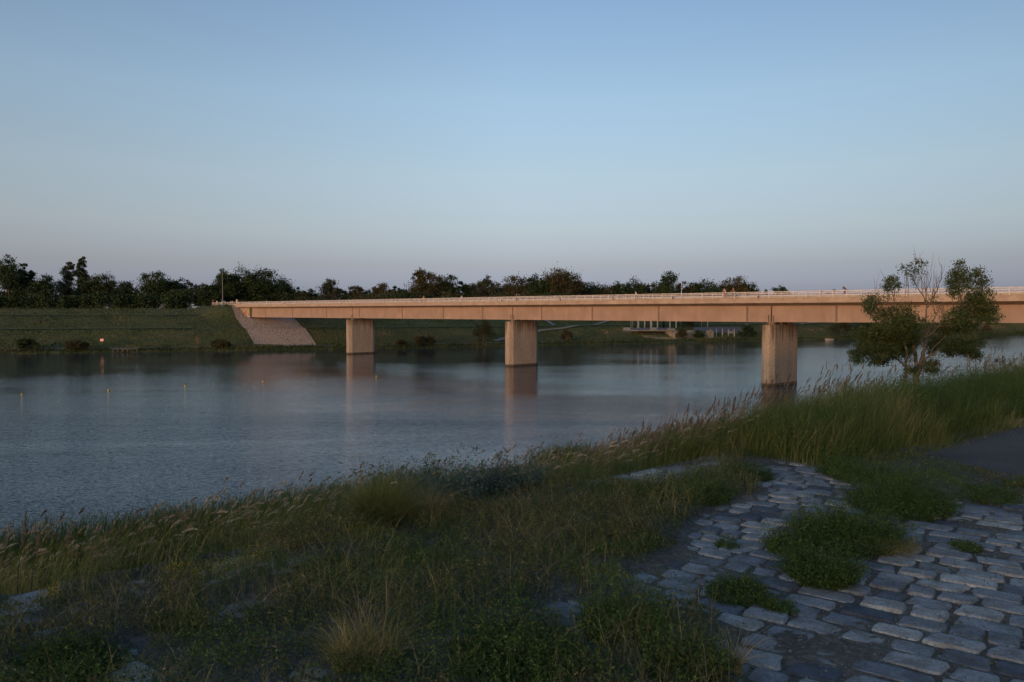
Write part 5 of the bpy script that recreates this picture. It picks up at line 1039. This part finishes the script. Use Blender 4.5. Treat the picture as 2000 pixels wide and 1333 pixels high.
person('person sitting dark on the towpath above the outfall', (X-.4, Y, float(far_h([X], [Y])[0])-.35), a, 'crouch', 'brown', 'dark', h=1.5, group='people on the far shore')
person('second dark person on the towpath above the outfall', (X+.9, Y+.2, float(far_h([X], [Y])[0])-.35), a+.5, 'crouch', 'red', 'dark', h=1.4, group='people on the far shore')
# ------------------------------------------------------------------ bare sapling on the far shore
def sapling():
    X, Y = bank_point(377, 2); root = empty('bare_sapling', (X, Y, .6)); tag(root, 'leafless reddish sapling at the far waterline below the left bank', 'tree'); m = MB(); m.tube([(0, 0, -.8), (.05, 0, 2), (-.1, 0, 4.2)], [.12, .09, .04], 6); m.build('trunk', M_BARK, root); m = MB()
    for i in range(26):
        z = rng.uniform(1.6, 4.2); d = Vector((rng.normal(0, .6), rng.normal(0, .6), 1)).normalized(); l = rng.uniform(.7, 1.6); m.tube([(0, 0, z), tuple(Vector((0, 0, z))+d*l)], [.04, .02], 4)
    m.build('branch_crown', noise_mat('russet_twig', [(.3, (.16, .09, .05)), (.7, (.24, .14, .08))], 2), root)
sapling()
# ------------------------------------------------------------------ viewing platform with a person
def platform():
    Y = 150.; a = at_y(1932, 712.5, Y); b = at_y(1973, 712.5, Y); z = a.z; cx = (a.x+b.x)/2; W = b.x-a.x; zg = max(float(near_h(cx, Y)), -.5); root = empty('viewing_platform', (cx, Y, zg)); tag(root, 'small railed platform at the water edge on the right, one person on it', 'platform'); h = z-zg
    m = MB(); m.box(-W/2, W/2, -1.5, 1.5, h-.2, h); m.build('deck_floor', flat('platform_boards', (.42, .38, .34)), root)
    for x in (-W/2+.1, W/2-.1):
        for y in (-1.4, 1.4): m = MB(); m.box(x-.1, x+.1, y-.1, y+.1, -1.5, h-.2); m.build('leg', M_POLE, root)
    for y in (-1.45, 1.45):
        m = MB(); n = 5
        for i in range(n): x = -W/2+.05+(W-.1)*i/(n-1); m.box(x-.035, x+.035, y-.035, y+.035, h, h+1.15)
        for zz in (1.15, .8, .45): m.box(-W/2, W/2, y-.03, y+.03, h+zz, h+zz+.06)
        m.build('railing', M_POLE, root)
    m = MB(); m.box(-W/2+.25, -W/2+.75, -1.52, -1.49, h+.5, h+1.1); m.build('notice_panel', M_DARK, root)
    q = at_y(1958.5, 712.5, Y); person('person in dark clothes standing on the small railed platform at the right', (q.x, Y, z), R(70), 'stand', 'dark', 'brown', h=1.9, group='people on the near shore')
platform()
# ------------------------------------------------------------------ pontoon boat and small things at the far right shore
def boat(px, py, L, label, mat):
    p = at_z(px, py, 0); a = .45; root = empty('rowing_boat', (p.x, p.y, 0), a); tag(root, label, 'boat', 'boats moored on the far shore'); m = MB(); rings = []
    for f, w_, zb in ((-.5, .55, .05), (-.3, .85, -.1), (.1, .9, -.12), (.35, .6, -.05), (.5, .06, .15)): rings.append([(f*L, -w_, .62+.1*abs(f)), (f*L, -w_*.7, zb), (f*L, w_*.7, zb), (f*L, w_, .62+.1*abs(f))])
    m.loft(rings); m.build('hull', mat, root)
    for f in (-.2, .12): b = MB(); b.box(f*L-.12, f*L+.12, -.8, .8, .70, .76); b.build('thwart', M_POLE, root)
boat(1621, 664.5, 5.4, 'long pale boat moored at the far shore right of the third pier', flat('boat_white', (.36, .31, .27), .5)); boat(1595, 659.5, 3.6, 'small dark boat just left of the long pale one', flat('boat_dark', (.10, .10, .10), .5))
# ------------------------------------------------------------------ terrace and fence works on the far bank
M_TCON = noise_mat('terrace_concrete', [(.3, (.15, .125, .09)), (.7, (.28, .235, .175))], .8, .9, stops2=[(.3, (.5, .55, .55)), (.45, (1, 1, 1)), (.62, (1.1, 1.05, .9)), (.75, (.5, .62, .66))], scale2=.55)
M_PALE = flat('pale_post', (.27, .25, .22), .7); M_BLUEF = flat('blue_grey_fence', (.085, .10, .155), .6)
def fpt(px, py, d): X, Y = bank_point(px, d); return X, Y, EYE-(py-612)*Y/F
def slab(mb, A, Bp, th):
    """upright slab between two columns A, Bp = (x, y, ztop, zbottom)"""
    dx_, dy_ = Bp[0]-A[0], Bp[1]-A[1]; l = math.hypot(dx_, dy_); nx, ny = -dy_/l*th, dx_/l*th
    mb.add([(A[0], A[1], A[3]), (Bp[0], Bp[1], Bp[3]), (Bp[0]+nx, Bp[1]+ny, Bp[3]), (A[0]+nx, A[1]+ny, A[3]), (A[0], A[1], A[2]), (Bp[0], Bp[1], Bp[2]), (Bp[0]+nx, Bp[1]+ny, Bp[2]), (A[0]+nx, A[1]+ny, A[2])], [(3,2,1,0),(4,5,6,7),(0,1,5,4),(1,2,6,5),(2,3,7,6),(3,0,4,7)])
def colz(px, ptop, pbot, d): x, y, zt = fpt(px, ptop, d); return (x, y, zt, EYE-(pbot-612)*y/F)
def rel(root, mb): mb.v = [tuple(Vector(v)-Vector(root.location)) for v in mb.v]
def hung(mb, name, mat, root): rel(root, mb); return mb.build(name, mat, root)
def works():
    x, y, z = fpt(1276, 655, 13); root = empty('sluice', (x, y, z)); tag(root, 'low sluice with dark openings and pale piers in the terrace under the bridge', 'sluice')
    m = MB(); slab(m, colz(1246, 645.5, 658, 15.5), colz(1305, 645.5, 658, 15.5), 4); hung(m, 'wall', M_DARK, root)  # dark slab, its colour stands in for shade within the openings
    m = MB(); slab(m, colz(1244, 645, 647.3, 13.2), colz(1306, 645, 647.3, 13.2), 6); hung(m, 'beam', M_TCON, root)
    for px in (1261.5, 1278, 1290, 1303): m = MB(); slab(m, colz(px-1.3, 646, 658, 13.4), colz(px+1.3, 646, 658, 13.4), 2); hung(m, 'pier', M_PALE, root)
    m = MB()
    for i in range(5): slab(m, colz(1262+i*6, 656+i*2.2, 668, 12.2-i*1.9), colz(1306+i*5, 656+i*2.2, 668, 12.2-i*1.9), 1.7)
    hung(m, 'steps', M_TCON, root)
    x, y, z = fpt(1260, 645, 17); fr = empty('railing_fence', (x, y, z)); tag(fr, 'blue-grey railing with pale posts along the top of the sluice', 'fence')
    m = MB(); slab(m, colz(1214, 641, 649, 17), colz(1303, 640.6, 649, 17), .12); hung(m, 'mesh_panel', M_BLUEF, fr)
    for px in (1215, 1225, 1234.5, 1244, 1249.5, 1255, 1260.5, 1266, 1271, 1276.5, 1282, 1287, 1292, 1297): m = MB(); slab(m, colz(px-.55, 640, 646, 16.8), colz(px+.55, 640, 646, 16.8), .15); hung(m, 'post', M_PALE, fr)
    x, y, z = fpt(1340, 660, 9); rt = empty('retaining_wall', (x, y, z)); tag(rt, 'sloped pale concrete retaining wall with faded paint under the bridge', 'wall')
    m = MB(); slab(m, colz(1302, 641.5, 656, 14), colz(1328, 662, 668, 7), 1.2); hung(m, 'ramp_wall', M_TCON, rt)
    m = MB(); slab(m, colz(1318, 650, 668, 8.5), colz(1378, 654, 669, 8.5), 1.2); hung(m, 'front_wall', M_TCON, rt); m = MB(); slab(m, colz(1306, 645, 655, 12.5), colz(1377, 651.5, 655, 12.5), 4.5); hung(m, 'wall_top', M_TCON, rt)
    m = MB(); slab(m, colz(1376.5, 646, 668, 8.8), colz(1379.5, 646, 668, 7), 3); hung(m, 'end_pier', M_TCON, rt)
    m = MB(); slab(m, colz(1380, 646.5, 668, 7.6), colz(1384.5, 647.5, 664, 7.6), 1); hung(m, 'end_fin', M_STIFF, rt)
    x, y, z = fpt(1340, 648, 14); f2 = empty('railing_fence', (x, y, z)); tag(f2, 'sloping railing with pale posts on top of the retaining wall', 'fence')
    m = MB(); slab(m, colz(1310, 643.5, 648.5, 13.2), colz(1368, 649.5, 654, 13.2), .1); hung(m, 'mesh_panel', M_BLUEF, f2)
    for i, px in enumerate((1312.5, 1321.5, 1330.5, 1339.5, 1348.5, 1357.5, 1366.5)): m = MB(); slab(m, colz(px-.6, 641.7+i, 647+i, 13), colz(px+.6, 641.7+i, 647+i, 13), .15); hung(m, 'post', M_PALE, f2)
    x, y, z = fpt(1405, 650, 14); f3 = empty('tall_fence', (x, y, z)); tag(f3, 'long blue-grey screen fence behind the tall poles left of the third pier', 'fence')
    m = MB(); slab(m, colz(1360, 639.5, 652, 17), colz(1443, 639, 652, 17), .15); hung(m, 'screen', M_BLUEF, f3); m = MB(); slab(m, colz(1384, 644, 660, 14.5), colz(1438, 644, 660, 14.5), .6); hung(m, 'lower_screen', M_BLUEF, f3)
    for a_, b_ in ((1408, 1415), (1422, 1436)): m = MB(); slab(m, colz(a_, 647, 655, 14), colz(b_, 647, 655, 14), .3); hung(m, 'pale_panel', M_PALE, f3)
    k = 0; proto = None
    spots = [(px, 641.5+(0 if px > 1435 else rng.uniform(0, 1.5)), 662, 10, 'pole_front') for px in (1391, 1397, 1403.5, 1410, 1416.5, 1422.5, 1428.5, 1435, 1441.5, 1447.5)]
    nm = ('first', 'second', 'third', 'fourth', 'fifth', 'sixth', 'seventh', 'eighth', 'ninth', 'tenth')
    for i, (px, t_, b_, d, _) in enumerate(spots):
        x, y, zt = fpt(px, t_, d); zb = EYE-(b_-612)*y/F; m = MB(); m.tube([(0, 0, -.6), (0, 0, zt-zb)], [.24, .2], 6); m.box(-.3, .3, -.3, .3, -.6, -.1); o = m.build('fence_pole', M_PALE); o.location = (x, y, zb); tag(o, nm[i]+' pale pole from the left in front of the screen fence', 'pole', 'poles in front of the screen fence')
    for i, px in enumerate((1228, 1237.5, 1248, 1259, 1269.5, 1280, 1292, 1302, 1312, 1321)):
        x, y, zt = fpt(px, 612, 21); zb = float(far_h([x], [y])[0]); m = MB(); w_ = .45 if i in (1, 2, 4) else .26; m.box(-w_, w_, -.25, .25, -.5, 6.6); m.box(-w_*1.25, w_*1.25, -.3, .3, 6.6, 6.9); o = m.build('concrete_post', M_PALE); o.location = (x, y, zb); tag(o, nm[i]+' tall concrete post from the left in the row hanging below the girder line', 'post', 'row of tall posts on the far bank')
    for i, px in enumerate((1366, 1375.5, 1384.5)):
        x, y, zt = fpt(px, 612, 20); zb = float(far_h([x], [y])[0]); m = MB(); m.tube([(0, 0, -.5), (0, 0, 9)], [.2, .15], 6); m.box(-.2, .2, -.2, .2, -.5, .1); o = m.build('flag_pole', M_PALE); o.location = (x, y, zb); tag(o, ('left', 'middle', 'right')[i]+' one of three thin masts above the screen fence', 'mast', 'thin masts on the far bank')
works()
# sloping footpaths on the far bank
def foot_path(name, pts, wd, mat, lift=.25):
    P = [bank_point(px, d) for px, d in pts]; xs = np.interp(np.linspace(0, len(P)-1, 40), range(len(P)), [p[0] for p in P]); ys = np.interp(np.linspace(0, len(P)-1, 40), range(len(P)), [p[1] for p in P])
    tx = np.gradient(xs); ty = np.gradient(ys); l = np.hypot(tx, ty); o = np.linspace(-wd/2, wd/2, 4); X = xs[:, None]-ty[:, None]/l[:, None]*o; Y = ys[:, None]+tx[:, None]/l[:, None]*o
    Z = far_h(X.ravel(), Y.ravel()).reshape(X.shape)+lift; tag(mesh_np(name, np.stack([X, Y, Z], 2).reshape(-1, 3), grid_faces(40, 4), mat), kind='structure')
M_FP = flat('foot_path_gravel', (.20, .18, .15), .95)
foot_path('foot_path', [(1050, 19), (1100, 21), (1160, 28), (1200, 36), (1236, 40)], 1.3, M_FP, .5); foot_path('foot_path', [(960, 9), (990, 12), (1060, 19)], 1.8, M_FP, .5); foot_path('stair_path', [(1050, 42), (1078, 27)], 2, flat('stair_concrete', (.17, .17, .17)), .5); foot_path('stair_path', [(1447, 27), (1470, 15)], 1.2, M_FP, .5)
foot_path('foot_path', [(1560, 24), (1600, 30), (1640, 33)], 2.5, M_FP, .5)
